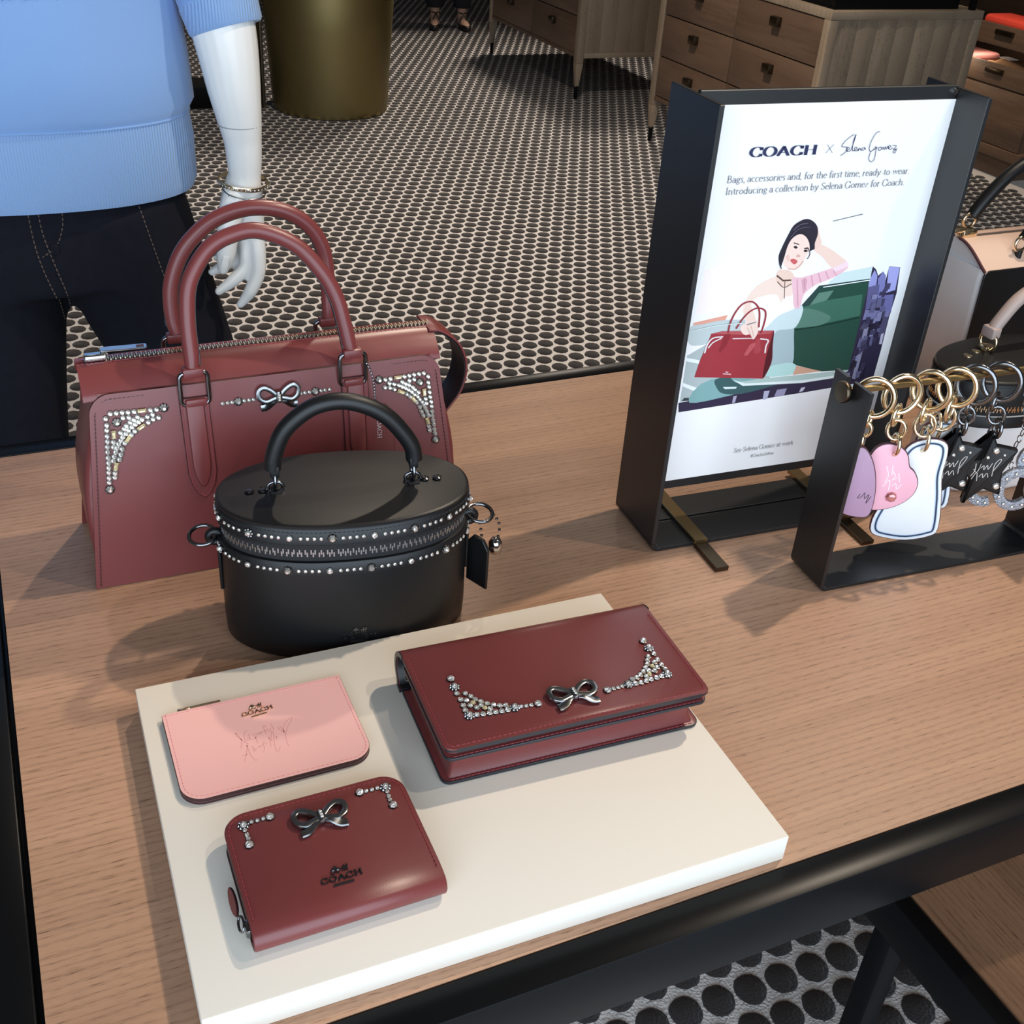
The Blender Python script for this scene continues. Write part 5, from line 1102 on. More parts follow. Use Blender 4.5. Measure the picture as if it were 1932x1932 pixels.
ART=[('city_dark',(48,42,66),[(0.0363,0.1774),(0.2729,0.1947),(0.2715,0.3296),(0.2773,0.3256),(0.2828,0.3172),(0.2886,0.3221),(0.2955,0.3091),(0.2957,0.3278),(0.3123,0.3257),(0.317,0.2928),(0.3152,0.2633),(0.3158,0.2175),(0.3149,0.1751),(0.2178,0.1705),(0.0383,0.1646)]),
('city_sky_tower',(150,150,205),[(0.2755,0.3249),(0.2817,0.3173),(0.2849,0.2954),(0.2764,0.2816),(0.2712,0.311)]),
('city_tower_b',(125,125,180),[(0.2838,0.3136),(0.2886,0.3221),(0.2944,0.3163),(0.2999,0.2869),(0.2892,0.2841)]),
('city_tower_c',(165,165,220),[(0.2953,0.3273),(0.3117,0.3258),(0.3137,0.2967),(0.3009,0.2941)]),
('city_tower_d',(95,92,135),[(0.2723,0.3037),(0.2881,0.306),(0.2924,0.2765),(0.2764,0.2742)]),
('city_tower_e',(110,108,160),[(0.2945,0.291),(0.3133,0.2913),(0.3163,0.267),(0.2989,0.2685)]),
('city_haze',(120,118,160),[(0.2764,0.2742),(0.3135,0.2691),(0.3139,0.2606),(0.2758,0.2613)]),
('city_lit_tower',(140,138,165),[(0.2882,0.2508),(0.2812,0.2496),(0.2817,0.1819),(0.2875,0.1802)]),
('city_block_a',(80,75,105),[(0.3022,0.2645),(0.3136,0.2616),(0.3156,0.2329),(0.3062,0.2358)]),
('city_block_b',(78,72,100),[(0.2769,0.2575),(0.2876,0.2565),(0.2855,0.2491),(0.2752,0.2482)]),
('city_lights_a',(190,185,205),[(0.3095,0.2393),(0.3133,0.2408),(0.3146,0.2253),(0.3102,0.2258)]),
('city_lights_b',(180,176,200),[(0.154,0.179),(0.1621,0.179),(0.1606,0.1675),(0.1545,0.1672)]),
('city_lights_c',(200,195,215),[(0.2077,0.1776),(0.2139,0.1778),(0.2111,0.1723),(0.206,0.1719)]),
('city_lights_d',(150,146,175),[(0.1725,0.1788),(0.1867,0.1794),(0.1848,0.1695),(0.1704,0.1696)]),
('city_lights_e',(170,166,190),[(0.1113,0.1773),(0.1162,0.1777),(0.1151,0.1682),(0.1111,0.1683)]),
('photo_base',(244,240,238),[(0.038,0.1786),(0.0378,0.276),(0.0389,0.339),(0.0432,0.3552),(0.0817,0.3624),(0.1297,0.3288),(0.191,0.3618),(0.2712,0.3305),(0.273,0.1943)]),
('street_wall',(250,236,230),[(0.0401,0.2898),(0.0438,0.342),(0.0843,0.349),(0.1081,0.3236),(0.1057,0.2892)]),
('barrier',(226,160,140),[(0.0391,0.2794),(0.0828,0.2851),(0.0811,0.2791),(0.0391,0.2742)]),
('far_car',(190,200,200),[(0.038,0.2531),(0.0363,0.2744),(0.0516,0.2765),(0.0811,0.2791),(0.1184,0.2739),(0.1139,0.2582),(0.0618,0.2507)]),
('road',(176,186,186),[(0.038,0.1786),(0.0376,0.2387),(0.0618,0.2507),(0.1477,0.2457),(0.1594,0.1919),(0.0933,0.1843)]),
('road_line',(235,240,238),[(0.0371,0.2361),(0.0579,0.2303),(0.0577,0.2257),(0.0369,0.2319)]),
('road_line_b',(235,240,238),[(0.0377,0.2039),(0.0604,0.1938),(0.0592,0.1892),(0.0381,0.1992)]),
('wheel_shadow',(52,66,68),[(0.0398,0.1793),(0.0429,0.1836),(0.0498,0.1828),(0.0543,0.1785)]),
('fender',(128,168,168),[(0.0509,0.176),(0.0759,0.2042),(0.1719,0.1905),(0.1606,0.186),(0.1138,0.1799)]),
('mirror_body',(58,92,94),[(0.081,0.2027),(0.0992,0.2044),(0.117,0.1939),(0.1724,0.1881),(0.1453,0.182),(0.1179,0.1794),(0.0954,0.1831),(0.0861,0.1908)]),
('mirror_glint',(220,232,232),[(0.0938,0.1918),(0.1138,0.1899),(0.1123,0.1874),(0.0974,0.1886)]),
('car_body_sill',(176,196,190),[(0.1482,0.197),(0.2729,0.1947),(0.2726,0.1879),(0.2058,0.1856),(0.1216,0.1905),(0.1146,0.1961)]),
('chrome_strip',(228,236,234),[(0.106,0.1999),(0.1251,0.193),(0.2073,0.188),(0.2731,0.1898),(0.2734,0.1864),(0.2062,0.1842),(0.1217,0.1901)]),
('car_roof',(205,222,222),[(0.2145,0.3154),(0.2279,0.3249),(0.2706,0.3296),(0.2723,0.3144),(0.2118,0.3103)]),
('car_window_frame',(36,66,64),[(0.18,0.2862),(0.2007,0.3112),(0.2713,0.3145),(0.2715,0.31),(0.2046,0.3073),(0.1932,0.2851)]),
('car_door_dark',(32,72,60),[(0.1914,0.2844),(0.2046,0.3073),(0.2715,0.3106),(0.2729,0.1947),(0.2321,0.1972),(0.1864,0.2118),(0.177,0.2612),(0.18,0.2862)]),
('door_window_light',(92,130,116),[(0.1914,0.2844),(0.2029,0.3021),(0.223,0.3037),(0.2164,0.2921)]),
('door_upper',(58,104,88),[(0.1759,0.2613),(0.1802,0.2853),(0.2184,0.2919),(0.2664,0.2951),(0.27,0.2674),(0.2161,0.2612)]),
('door_sheen',(84,124,110),[(0.1547,0.2588),(0.1805,0.2844),(0.2257,0.2714),(0.2163,0.2603),(0.1764,0.2595)]),
('skirt',(166,184,188),[(0.1404,0.2428),(0.1476,0.264),(0.17,0.2871),(0.1783,0.2935),(0.178,0.2611),(0.1868,0.2099),(0.1572,0.2112)]),
('skirt_light',(205,220,222),[(0.1357,0.2651),(0.1547,0.2849),(0.1836,0.2877),(0.18,0.2609),(0.1547,0.2588),(0.1481,0.2439)]),
('skirt_hem',(178,212,206),[(0.1551,0.2114),(0.1666,0.214),(0.1849,0.2139),(0.1946,0.2071),(0.1906,0.198),(0.1537,0.1992)]),
('leg',(208,160,136),[(0.1931,0.2092),(0.232,0.1976),(0.1908,0.197)]),
('torso_top',(250,246,244),[(0.1076,0.289),(0.1187,0.309),(0.1432,0.3105),(0.1657,0.3052),(0.174,0.2868),(0.1524,0.2779),(0.1361,0.2633),(0.1128,0.2637)]),
('chest',(242,216,202),[(0.1134,0.3164),(0.1413,0.3279),(0.1604,0.3196),(0.1661,0.3034),(0.156,0.3007),(0.1515,0.2949),(0.1424,0.3053),(0.1163,0.3023),(0.1108,0.2923),(0.1056,0.2822),(0.1017,0.2948)]),
('neck',(236,204,188),[(0.1407,0.3348),(0.1576,0.3318),(0.1644,0.3193),(0.1479,0.3153),(0.1382,0.3247)]),
('choker',(96,74,66),[(0.139,0.3295),(0.1492,0.3225),(0.1598,0.3222),(0.1602,0.3204),(0.1487,0.3205),(0.1387,0.3273)]),
('pendant',(120,96,86),[(0.151,0.3203),(0.1522,0.3202),(0.1562,0.2989),(0.155,0.299)]),
('cardigan',(236,190,200),[(0.1614,0.3238),(0.1751,0.3236),(0.2142,0.332),(0.2285,0.3379),(0.2342,0.3358),(0.2347,0.3296),(0.221,0.321),(0.1954,0.3125),(0.1822,0.3021),(0.18,0.2862),(0.172,0.2869),(0.1657,0.3052)]),
('cardigan_fold',(214,164,178),[(0.1737,0.3211),(0.1812,0.3223),(0.1823,0.3179),(0.1817,0.3039),(0.1797,0.304)]),
('cuff',(244,214,222),[(0.2142,0.332),(0.2293,0.3387),(0.2345,0.3363),(0.2337,0.3318),(0.2183,0.3273)]),
('raised_arm',(240,208,194),[(0.1828,0.3556),(0.188,0.362),(0.2041,0.3559),(0.2251,0.3433),(0.2303,0.3386),(0.215,0.3324),(0.207,0.3368),(0.1968,0.3462)]),
('raised_hand',(238,204,190),[(0.1739,0.3845),(0.1796,0.3842),(0.1865,0.3722),(0.191,0.3618),(0.1828,0.3556),(0.1763,0.3628),(0.1781,0.371)]),
('hair_back',(44,40,52),[(0.1363,0.3504),(0.1384,0.3619),(0.1436,0.3765),(0.1487,0.3868),(0.1604,0.3927),(0.1703,0.3913),(0.1796,0.3842),(0.1831,0.374),(0.1817,0.3641),(0.1826,0.3565),(0.1736,0.3579),(0.162,0.3704),(0.1443,0.3649),(0.1436,0.3515),(0.1418,0.3381)]),
('face',(244,214,202),[(0.1466,0.3672),(0.1516,0.3743),(0.1604,0.3771),(0.1699,0.3732),(0.1763,0.3628),(0.1754,0.3544),(0.172,0.3445),(0.167,0.3372),(0.1609,0.3342),(0.1519,0.3357),(0.1445,0.343),(0.1434,0.3566)]),
('hair_front',(40,36,48),[(0.1481,0.3729),(0.1579,0.3797),(0.1683,0.3758),(0.1778,0.3644),(0.1805,0.3575),(0.1772,0.3551),(0.1739,0.3646),(0.1673,0.3725),(0.1588,0.3759),(0.1502,0.3719),(0.1457,0.3631),(0.144,0.3498),(0.1417,0.339),(0.1376,0.3486),(0.1413,0.3617)]),
('brow_a',(60,48,50),[(0.1524,0.3668),(0.1595,0.3647),(0.1615,0.3629),(0.1533,0.3653)]),
('brow_b',(60,48,50),[(0.1685,0.3591),(0.1732,0.3596),(0.1756,0.3578),(0.1689,0.3577)]),
('eye_a',(40,34,38),[(0.1537,0.3612),(0.1562,0.3624),(0.1596,0.3602),(0.157,0.359)]),
('eye_b',(40,34,38),[(0.1683,0.3557),(0.171,0.3571),(0.1743,0.3553),(0.1713,0.354)]),
('nose',(214,170,158),[(0.1615,0.352),(0.1652,0.3504),(0.1643,0.3484),(0.1596,0.3496)]),
('lips',(204,96,98),[(0.1529,0.3455),(0.1569,0.3472),(0.1628,0.3443),(0.1621,0.3414),(0.1584,0.3407)]),
('forearm',(240,210,196),[(0.1041,0.2893),(0.11,0.2958),(0.1185,0.2828),(0.1227,0.2717),(0.1113,0.271)]),
('bag_body',(158,52,60),[(0.0651,0.2638),(0.1502,0.2592),(0.1499,0.2492),(0.151,0.2306),(0.1547,0.2134),(0.1482,0.197),(0.0519,0.2097),(0.0558,0.2314),(0.0618,0.2507)]),
('bag_side',(84,24,32),[(0.1502,0.2592),(0.1525,0.2416),(0.1559,0.217),(0.1482,0.197),(0.1465,0.2142),(0.1469,0.231)]),
('bag_top',(180,88,92),[(0.067,0.2636),(0.078,0.2655),(0.1502,0.2596),(0.1454,0.256),(0.118,0.2569)]),
('bag_tab_a',(138,40,48),[(0.083,0.2611),(0.0912,0.2612),(0.0883,0.2462),(0.0812,0.2378),(0.0784,0.2409)]),
('bag_tag_a',(188,86,92),[(0.1205,0.2448),(0.1269,0.2469),(0.1294,0.2439),(0.1195,0.2302),(0.1144,0.2316)]),
('bag_tag_b',(170,66,74),[(0.1279,0.2514),(0.1329,0.2509),(0.1374,0.2339),(0.1311,0.2312),(0.1274,0.2349)]),
('bag_logo',(220,180,184),[(0.0902,0.2105),(0.1019,0.2086),(0.1016,0.2073),(0.0901,0.2092)]),
('bag_logo_b',(220,180,184),[(0.0934,0.2126),(0.0974,0.2119),(0.0975,0.2104),(0.0935,0.2111)]),
('hand',(242,214,202),[(0.1023,0.2682),(0.109,0.273),(0.1229,0.2753),(0.1281,0.2622),(0.1263,0.2542),(0.1231,0.2509),(0.1178,0.2578),(0.1121,0.2574),(0.1066,0.2607)]),
('ring',(150,140,140),[(0.1102,0.2714),(0.1223,0.2735),(0.123,0.272),(0.1112,0.2696)]),
('roof_line_a',(120,120,120),[(0.1995,0.3888),(0.2387,0.3949),(0.2391,0.394),(0.1998,0.388)])]
ARTL=[('bag_handle_a',(150,50,58),0.0016,[(0.0871,0.2625),(0.0875,0.2749),(0.0925,0.2886),(0.1002,0.2975),(0.1113,0.2992),(0.1201,0.2932),(0.1249,0.284),(0.1278,0.2658)]),
('bag_handle_b',(150,50,58),0.0016,[(0.0968,0.267),(0.1024,0.2771),(0.1101,0.2862),(0.1207,0.2905),(0.131,0.287),(0.1341,0.2796),(0.1339,0.2689),(0.1323,0.2582)]),
('bag_gems_a',(232,222,222),0.00142,[(0.0812,0.2586),(0.068,0.2581),(0.0618,0.2507),(0.0599,0.24)]),
('bag_gems_b',(232,222,222),0.00124,[(0.0796,0.257),(0.069,0.2526),(0.0636,0.246)]),
('bag_gems_c',(232,222,222),0.00142,[(0.1329,0.2509),(0.1443,0.2479),(0.1429,0.2407),(0.1435,0.2314)]),
('hair_strand_a',(60,54,66),0.00089,[(0.139,0.3485),(0.1388,0.3434),(0.1428,0.3364)]),
('hair_strand_b',(70,64,76),0.00071,[(0.1736,0.3579),(0.1774,0.3526),(0.1767,0.3475),(0.1746,0.346)]),
('hair_sheen_a',(96,92,108),0.00089,[(0.1481,0.3811),(0.1561,0.3872),(0.1662,0.3883)]),
('hair_sheen_b',(84,80,96),0.00089,[(0.1462,0.373),(0.1554,0.3823),(0.1702,0.3839)]),
('jaw_shade',(222,186,172),0.00107,[(0.1519,0.336),(0.1605,0.3344),(0.1669,0.3377),(0.1707,0.3437)]),
('cheek_shade',(238,196,184),0.00249,[(0.1474,0.3513),(0.1515,0.3459)]),
('necklace',(110,86,76),0.00071,[(0.1409,0.3211),(0.1512,0.3133),(0.161,0.3169)]),
('rib_a',(216,166,180),0.00071,[(0.1773,0.3226),(0.1829,0.3073)]),
('rib_b',(216,166,180),0.00071,[(0.1866,0.3245),(0.1916,0.3119)]),
('rib_c',(216,166,180),0.00071,[(0.1959,0.3264),(0.2016,0.3155)]),
('rib_d',(216,166,180),0.00071,[(0.2052,0.3283),(0.2115,0.3191)]),
('rib_e',(216,166,180),0.00071,[(0.2146,0.3302),(0.2217,0.3222)]),
('rib_f',(220,172,186),0.00071,[(0.1677,0.3216),(0.1766,0.2883)]),
('door_line',(20,50,42),0.00089,[(0.1788,0.2574),(0.2166,0.2593),(0.2695,0.2652)]),
('roof_line_b',(240,248,248),0.00107,[(0.2061,0.3093),(0.2717,0.3131)]),
('rail_line',(214,224,222),0.00089,[(0.038,0.2699),(0.0727,0.2737),(0.107,0.2732)]),
('finger_a',(214,176,164),0.00053,[(0.112,0.2673),(0.1192,0.2558)]),
('finger_b',(214,176,164),0.00053,[(0.1166,0.2687),(0.1233,0.2545)]),
('bag_gems_d',(232,222,222),0.00107,[(0.0943,0.255),(0.1227,0.2528)])]
SIG=[[(0.2021,0.4848),(0.1977,0.4823),(0.1916,0.4773),(0.1892,0.4723),(0.1956,0.4714),(0.1971,0.4679),(0.1937,0.4644),(0.1897,0.4625)],[(0.1969,0.4668),(0.1998,0.4698),(0.1969,0.4714),(0.1961,0.4679),(0.2,0.4663),(0.2026,0.4687)],[(0.2026,0.4687),(0.2041,0.479),(0.2045,0.4851),(0.2032,0.477),(0.2042,0.4676),(0.2073,0.4675)],[(0.2073,0.4675),(0.2099,0.4699),(0.2073,0.471),(0.2066,0.4679),(0.21,0.4668),(0.212,0.4688)],[(0.2118,0.4694),(0.212,0.4667),(0.2137,0.4698),(0.2154,0.4672),(0.2166,0.4686)],[(0.2202,0.4702),(0.2168,0.4695),(0.2175,0.4671),(0.22,0.4681),(0.2202,0.4702),(0.2214,0.4676)],[(0.2356,0.4869),(0.2309,0.4854),(0.2269,0.4772),(0.2261,0.4689),(0.2288,0.4657),(0.2322,0.4673),(0.2351,0.4707),(0.2358,0.4654),(0.2364,0.457),(0.2329,0.454),(0.2289,0.4573),(0.2291,0.4646),(0.2334,0.4676),(0.238,0.4696)],[(0.2393,0.4695),(0.2388,0.4668),(0.2422,0.4667),(0.2418,0.4699),(0.2393,0.4695)],[(0.2439,0.4668),(0.2444,0.4698),(0.2466,0.4668),(0.2474,0.4701),(0.2494,0.4671),(0.2505,0.4704),(0.2524,0.4674)],[(0.2522,0.468),(0.2552,0.4702),(0.2523,0.4712),(0.2521,0.4682),(0.2556,0.4669),(0.2576,0.4689)],[(0.257,0.471),(0.2624,0.4704),(0.2589,0.4663),(0.2629,0.467),(0.2626,0.4628),(0.2595,0.4642),(0.2645,0.4676)]]

# ================================================================== SIGN DISPLAY
def sign_frame():
    t = thing('sign_stand', 'tall black steel U-shaped sign stand holding the printed poster', 'sign', (0.6172, 0.0787, T), -0.0512)
    W, D, H, th = 0.335, 0.103, 0.531, 0.0056
    for x in (0, W-th):
        rbox('side_panel', x, x+th, 0, D, 0.012, H, FRAME, t, 0.0006, 1)
    for s, x in ((1, 0), (-1, W)):
        P = [Vector((x+s*(0.012+(0.012-th/2)*-cos(a)), D/2, 0.012-(0.012-th/2)*sin(a))) for a in [pi/2*i/8 for i in range(9)]]
        band('corner_bend', P, rectp(th/2, D/2, 0.0004), FRAME, t, False, (0, 1, 0), None, 50)
    rbox('base_plate', 0.012, W-0.012, 0, 0.054, 0, th, FRAME, t, 0.0005, 1)
    rbox('base_plate', 0.012, W-0.012, 0.0575, D, 0, th, FRAME, t, 0.0005, 1)
    rbox('base_underlay', 0.012, W-0.012, 0.053, 0.0585, 0, 0.0018, BLKE, t, 0)
    hs = rbox('poster_housing', th, W-th, 0.0500, 0.0560, 0.056, 0.5335, FRAME, t, 0.0008, 1)
    tube('clip_pin', [(W-th-0.004, 0.052, 0.528), (W-th-0.004, 0.047, 0.5265)], 0.0035, STEEL, hs, False, 8)
    for x in (0.0585, 0.2705):
        f = rbox('brass_foot', x, x+0.018, 0.0, 0.118, th, th+0.0050, BRASS, t, 0.0006, 1)
        rbox('foot_step', x, x+0.018, -0.0045, 0.0005, 0.0008, th+0.0050, BRASS, f, 0.0005, 1)
        rbox('foot_tongue', x, x+0.018, -0.0590, -0.0035, 0.0, 0.0058, BRASSD, f, 0.0006, 1)
    return t
sg = sign_frame()
def poster():
    t = thing('poster', 'white printed advertising poster of a woman with a red bag, in the black stand', 'poster', (0.6172, 0.0787, T), -0.0512)
    rbox('paper', 0.0046, 0.3304, 0.0484, 0.0499, 0.069, 0.5190, mat('poster_paper', (0.90, 0.89, 0.89), 0.30, vary=(3, 0.005)), t, 0)
    y = [0.04836]
    def nxt(): y[0] -= 0.00001; return y[0]
    ink = {}
    def im(c):
        if c not in ink: ink[c] = mat('print_ink_%d_%d_%d' % c, lin(c), 0.32, vary=(300, 0.03))
        return ink[c]
    from mathutils.geometry import tessellate_polygon
    SOFT = {'hair_back', 'hair_front', 'face', 'raised_arm', 'raised_hand', 'cardigan', 'cuff', 'torso_top', 'chest', 'neck', 'forearm', 'hand', 'skirt', 'skirt_light', 'skirt_hem', 'lips', 'eye_a', 'eye_b', 'nose', 'mirror_body', 'fender', 'far_car', 'bag_side', 'door_sheen'}
    for nm, c, L in ART:
        if nm in SOFT: L = [p.to_tuple() for p in catmull([Vector(p) for p in L], 4, True)]
        yy = nxt(); V = [(a, yy, b) for a, b in L]
        F = [tuple(f) for f in tessellate_polygon([[Vector((a, b, 0)) for a, b in L]])]
        o = mesh('print_'+nm, V, F, im(c), t, 0)
    rr = random.Random(11)
    for k in range(46):                          # far city blocks on the print
        f = rr.random(); x = 0.281-0.012*f+0.026*rr.random(); z = 0.300-0.120*f
        w = rr.uniform(0.003, 0.008); h = rr.uniform(0.004, 0.013); yy = nxt(); c = rr.choice(((70, 66, 96), (98, 95, 130), (60, 55, 82), (130, 128, 165), (36, 32, 50)))
        w = min(w, 0.3085-0.006*f-x)
        if w < 0.002: continue
        mesh('print_city_block', [(x, yy, z), (x+w, yy, z), (x+w, yy, z+h), (x, yy, z+h)], [(0, 1, 2, 3)], im(c), t, 0)
    for nm, c, w, L in ARTL:
        strokes_mesh('print_'+nm, [L], w*1.5, im(c), t, (0, nxt(), 0), (1, 0, 0), (0, 0, 1), 4)
    navy = mat('print_navy', lin((44, 48, 84)), 0.35); grey = mat('print_grey', lin((110, 112, 118)), 0.4)
    def line(nm, txt, x0, x1, z, size, thick, thin, m, z1=None, stretch=1.0, track=0.0):
        L, F, w = lettering(txt, size, thick, thin, track, stretch); k = (x1-x0)/w
        return print_mesh(nm, [(a*k, b) for a, b in L], F, m, t, (x0, nxt(), z), (1, 0, 0), (0, 0, 1))
    line('print_name', 'COACH', 0.0735, 0.1590, 0.4652, 0.0139, 0.17, 0.035, navy)
    strokes_mesh('print_cross', [[(0.1700, 0.4660), (0.1784, 0.4750)], [(0.1700, 0.4750), (0.1784, 0.4660)]], 0.0005, navy, t, (0, nxt(), 0), (1, 0, 0), (0, 0, 1))
    strokes_mesh('print_signature', SIG, 0.00075, navy, t, (0, nxt(), 0), (1, 0, 0), (0, 0, 1), 4)
    line('print_text', 'Bags, accessories and, for the first time, ready-to-wear.', 0.0515, 0.2895, 0.4385, 0.0107, 0.075, 0.030, grey)
    line('print_text', 'Introducing a collection by Selena Gomez for Coach.', 0.0520, 0.2860, 0.4258, 0.0107, 0.075, 0.030, grey)
    line('print_text', 'See Selena Gomez at work', 0.1259, 0.2138, 0.0970, 0.0090, 0.075, 0.03, grey)
    line('print_text', '#CoachxSelena', 0.1529, 0.1868, 0.0865, 0.0062, 0.08, 0.04, grey)
    return t
poster()

# ================================================================== CHARM STAND AND CHARMS
SX0, SY0, SROT = 0.7692, -0.0590, -0.058
def charm_stand():
    t = thing('charm_stand', 'low black steel U-shaped stand with a brass rod of bag charms', 'stand', (SX0, SY0, T), SROT)
    W, D, H, th = 0.335, 0.065, 0.262, 0.0046
    for s, x in ((1, 0), (-1, W-th)):
        poly = [(0, 0.010), (D, 0.010), (D, H-0.006), (D*0.60, H), (D*0.60, 0.240), (D*0.42, 0.240), (D*0.42, H), (0, H)]
        poly = [(0, 0.010), (D, 0.010), (D, H), (D*0.66, H), (D*0.66, 0.244), (D*0.47, 0.244), (D*0.47, H), (0, H)]
        slab('side_panel', poly, 0, th, FRAME, t, 0, 1, basis((x, 0, 0), (0, 1, 0), (0, 0, 1), (1, 0, 0)))
    for s, x in ((1, 0), (-1, W)):
        P = [Vector((x+s*(0.010+(0.010-th/2)*-cos(a)), D/2, 0.010-(0.010-th/2)*sin(a))) for a in [pi/2*i/8 for i in range(9)]]
        band('corner_bend', P, rectp(th/2, D/2, 0.0004), FRAME, t, False, (0, 1, 0), None, 50)
    rbox('base_plate', 0.010, W-0.010, 0, D, 0, th, FRAME, t, 0.0006, 1)
    yr = D*0.565; zr = 0.2480
    rd = tube('brass_rod', [(-0.006, yr, zr), (W+0.006, yr, zr)], 0.0040, BRASS, t, False, 12)
    for x in (-0.0095, W+0.0025): lathe('rod_knob', [(0.002, 0), (0.0115, 0.0004), (0.0124, 0.0015), (0.0124, 0.0055), (0.0115, 0.0068), (0.002, 0.007)], BRASSD, rd, 24, 40, basis((x, yr, zr), (0, 1, 0), (0, 0, 1), (1, 0, 0)))
    return t
charm_stand()
def rodpt(x): 
    d = (x-SX0)/cos(SROT); return Vector((SX0+d*cos(SROT)-0.0367*sin(SROT), SY0+d*sin(SROT)+0.0367*cos(SROT), T+0.2480))
PURP = mat('mauve_leather', lin((176, 140, 166)), 0.4, bump=(700, 0.05, 0.0003)); ROSEL = mat('rose_charm_leather', lin((240, 178, 194)), 0.4)
MARO = mat('maroon_edge', lin((78, 42, 50)), 0.45); WHC = mat('white_charm_leather', (0.84, 0.85, 0.87), 0.4); NAVYL = mat('navy_print', lin((44, 56, 78)), 0.5); PBLUE = mat('pale_blue_print', lin((190, 210, 236)), 0.5)
NX = Vector((-0.45, -0.89, 0)).normalized(); EX = Vector((0.89, -0.45, 0)).normalized()
def charm_thing(name, label, cat, x, ring_m, turn, group=None, zoff=0.0, dy=0.0, ringR=0.0205, links=3, top=(0, -0.075), m_link=None):
    rp = rodpt(x); t = thing(name, label, cat, (rp.x, rp.y, T+0.2480), 0.0, group); top = (top[0], top[1]-0.004)
    c = Vector((0, 0, 0.0040+0.0030-ringR-0.0005))
    c = Vector((0, 0, -(ringR-0.0034-0.0042)))
    rz = Matrix.Rotation(turn, 3, 'Z')
    tube('ring', [c+rz @ Vector((0, q[0], q[2])) for q in ringpath(ringR, 28, 1.12, 'xz')], 0.0034, ring_m, t, True, 10)
    a = c+Vector((0, 0, -ringR*1.12-0.003)); b = EX*top[0]+Vector((0, dy, top[1]+0.004)); n = links
    pts = [a.lerp(b, i/max(1, n-1)) for i in range(n)]
    L = max(0.0052, (a-b).length/max(1, n-1)*0.66)
    for i, p in enumerate(pts):
        q = ringpath(L*0.78, 14, 1.3, 'xz' if i % 2 == 0 else 'yz'); rr = Matrix.Rotation(0.5+0.35*i, 3, 'Z')
        tube('chain_link', [p+rr @ Vector(v) for v in q], 0.0024, m_link or ring_m, t, True, 8)
    return t
def flat_charm(t, poly, th, mats, dy=0.0, r=0.0012, nm='charm_body'):
    P = [p.to_tuple() for p in catmull([Vector(p) for p in poly], 3, True)]
    MM = basis(Vector((0, dy, -0.004))-NX*th/2, EX, (0, 0, 1), NX)
    return slab(nm, P, 0, th, mats, t, r, 2, MM), MM
HEART = [(-0.0182,-0.0961),(-0.0165,-0.084),(-0.0115,-0.0757),(-0.0025,-0.0709),(0.0091,-0.0714),(0.0195,-0.0767),(0.0264,-0.0852),(0.0309,-0.0981),(0.0379,-0.1041),(0.0444,-0.1143),(0.0466,-0.1249),(0.0446,-0.1354),(0.0378,-0.1457),(0.028,-0.1536),(0.0164,-0.159),(0.0051,-0.1615),(-0.0011,-0.16),(-0.0063,-0.1465),(-0.0127,-0.1225)]
t = charm_thing('bag_charm', 'pink leather heart charm with a gem, on a gold ring', 'bag charm', 0.845, GOLD, 1.25, 'bag charms on the rod', top=(0.0086, -0.076))
o, MM = flat_charm(t, HEART, 0.0050, [ROSEL, MARO])
strokes_mesh('foil_script', [[(0.004, -0.100), (0.009, -0.112), (0.007, -0.122)], [(0.011, -0.098), (0.013, -0.112)], [(0.013, -0.106), (0.017, -0.112), (0.015, -0.118), (0.020, -0.114)], [(0.020, -0.108), (0.024, -0.120)], [(0.006, -0.128), (0.012, -0.118), (0.014, -0.132)], [(0.016, -0.126), (0.020, -0.122), (0.023, -0.130), (0.027, -0.122)]], 0.0009, mat('pearl_foil', (0.92, 0.84, 0.88), 0.3), o, MM @ Vector((0, 0, 0.0052)), EX, (0, 0, 1), 4)
gm = lathe('heart_gem', [(0.0068, 0), (0.0068, 0.0015), (0.0052, 0.0040), (0.0028, 0.0050), (0.0004, 0.0050)], mat('rose_gem', lin((206, 130, 130)), 0.06, 0.4, 1.0, coat=1.0), o, 8, 10, MM @ Matrix.Translation((0.019, -0.1406, 0.0050)))
t = charm_thing('bag_charm', 'mauve leather charm with dark edge, nearest the left panel', 'bag charm', 0.808, GOLD, 0.85, 'bag charms on the rod', top=(-0.004, -0.066))
PU = [(-0.0198,-0.1491),(-0.0073,-0.1561),(0.0054,-0.1584),(0.0168,-0.1579),(0.022,-0.1505),(0.0222,-0.1314),(0.0192,-0.1115),(0.0136,-0.0923),(0.0062,-0.0774),(-0.003,-0.0666),(-0.011,-0.0661),(-0.0222,-0.0762),(-0.0317,-0.094),(-0.0289,-0.1229)]
o, MM = flat_charm(t, PU, 0.0062, [PURP, MARO], -0.010)
strokes_mesh('printed_script', [[(0.004, -0.126), (0.002, -0.132), (0.006, -0.130), (0.009, -0.124), (0.010, -0.132), (0.014, -0.126), (0.013, -0.138), (0.017, -0.128)]], 0.0007, BLKE, o, MM @ Vector((0, 0, 0.0064)), EX, (0, 0, 1), 4)
WH = [(0.000,-0.087),(0.014,-0.0764),(0.0315,-0.0734),(0.0458,-0.0793),(0.0500,-0.0965),(0.0510,-0.1223),(0.0586,-0.1535),(0.0657,-0.1958),(0.0574,-0.2084),(0.0302,-0.217),(0.003,-0.216),(-0.0144,-0.2097),(-0.0175,-0.190),(-0.012,-0.165),(-0.008,-0.135),(-0.006,-0.108)]
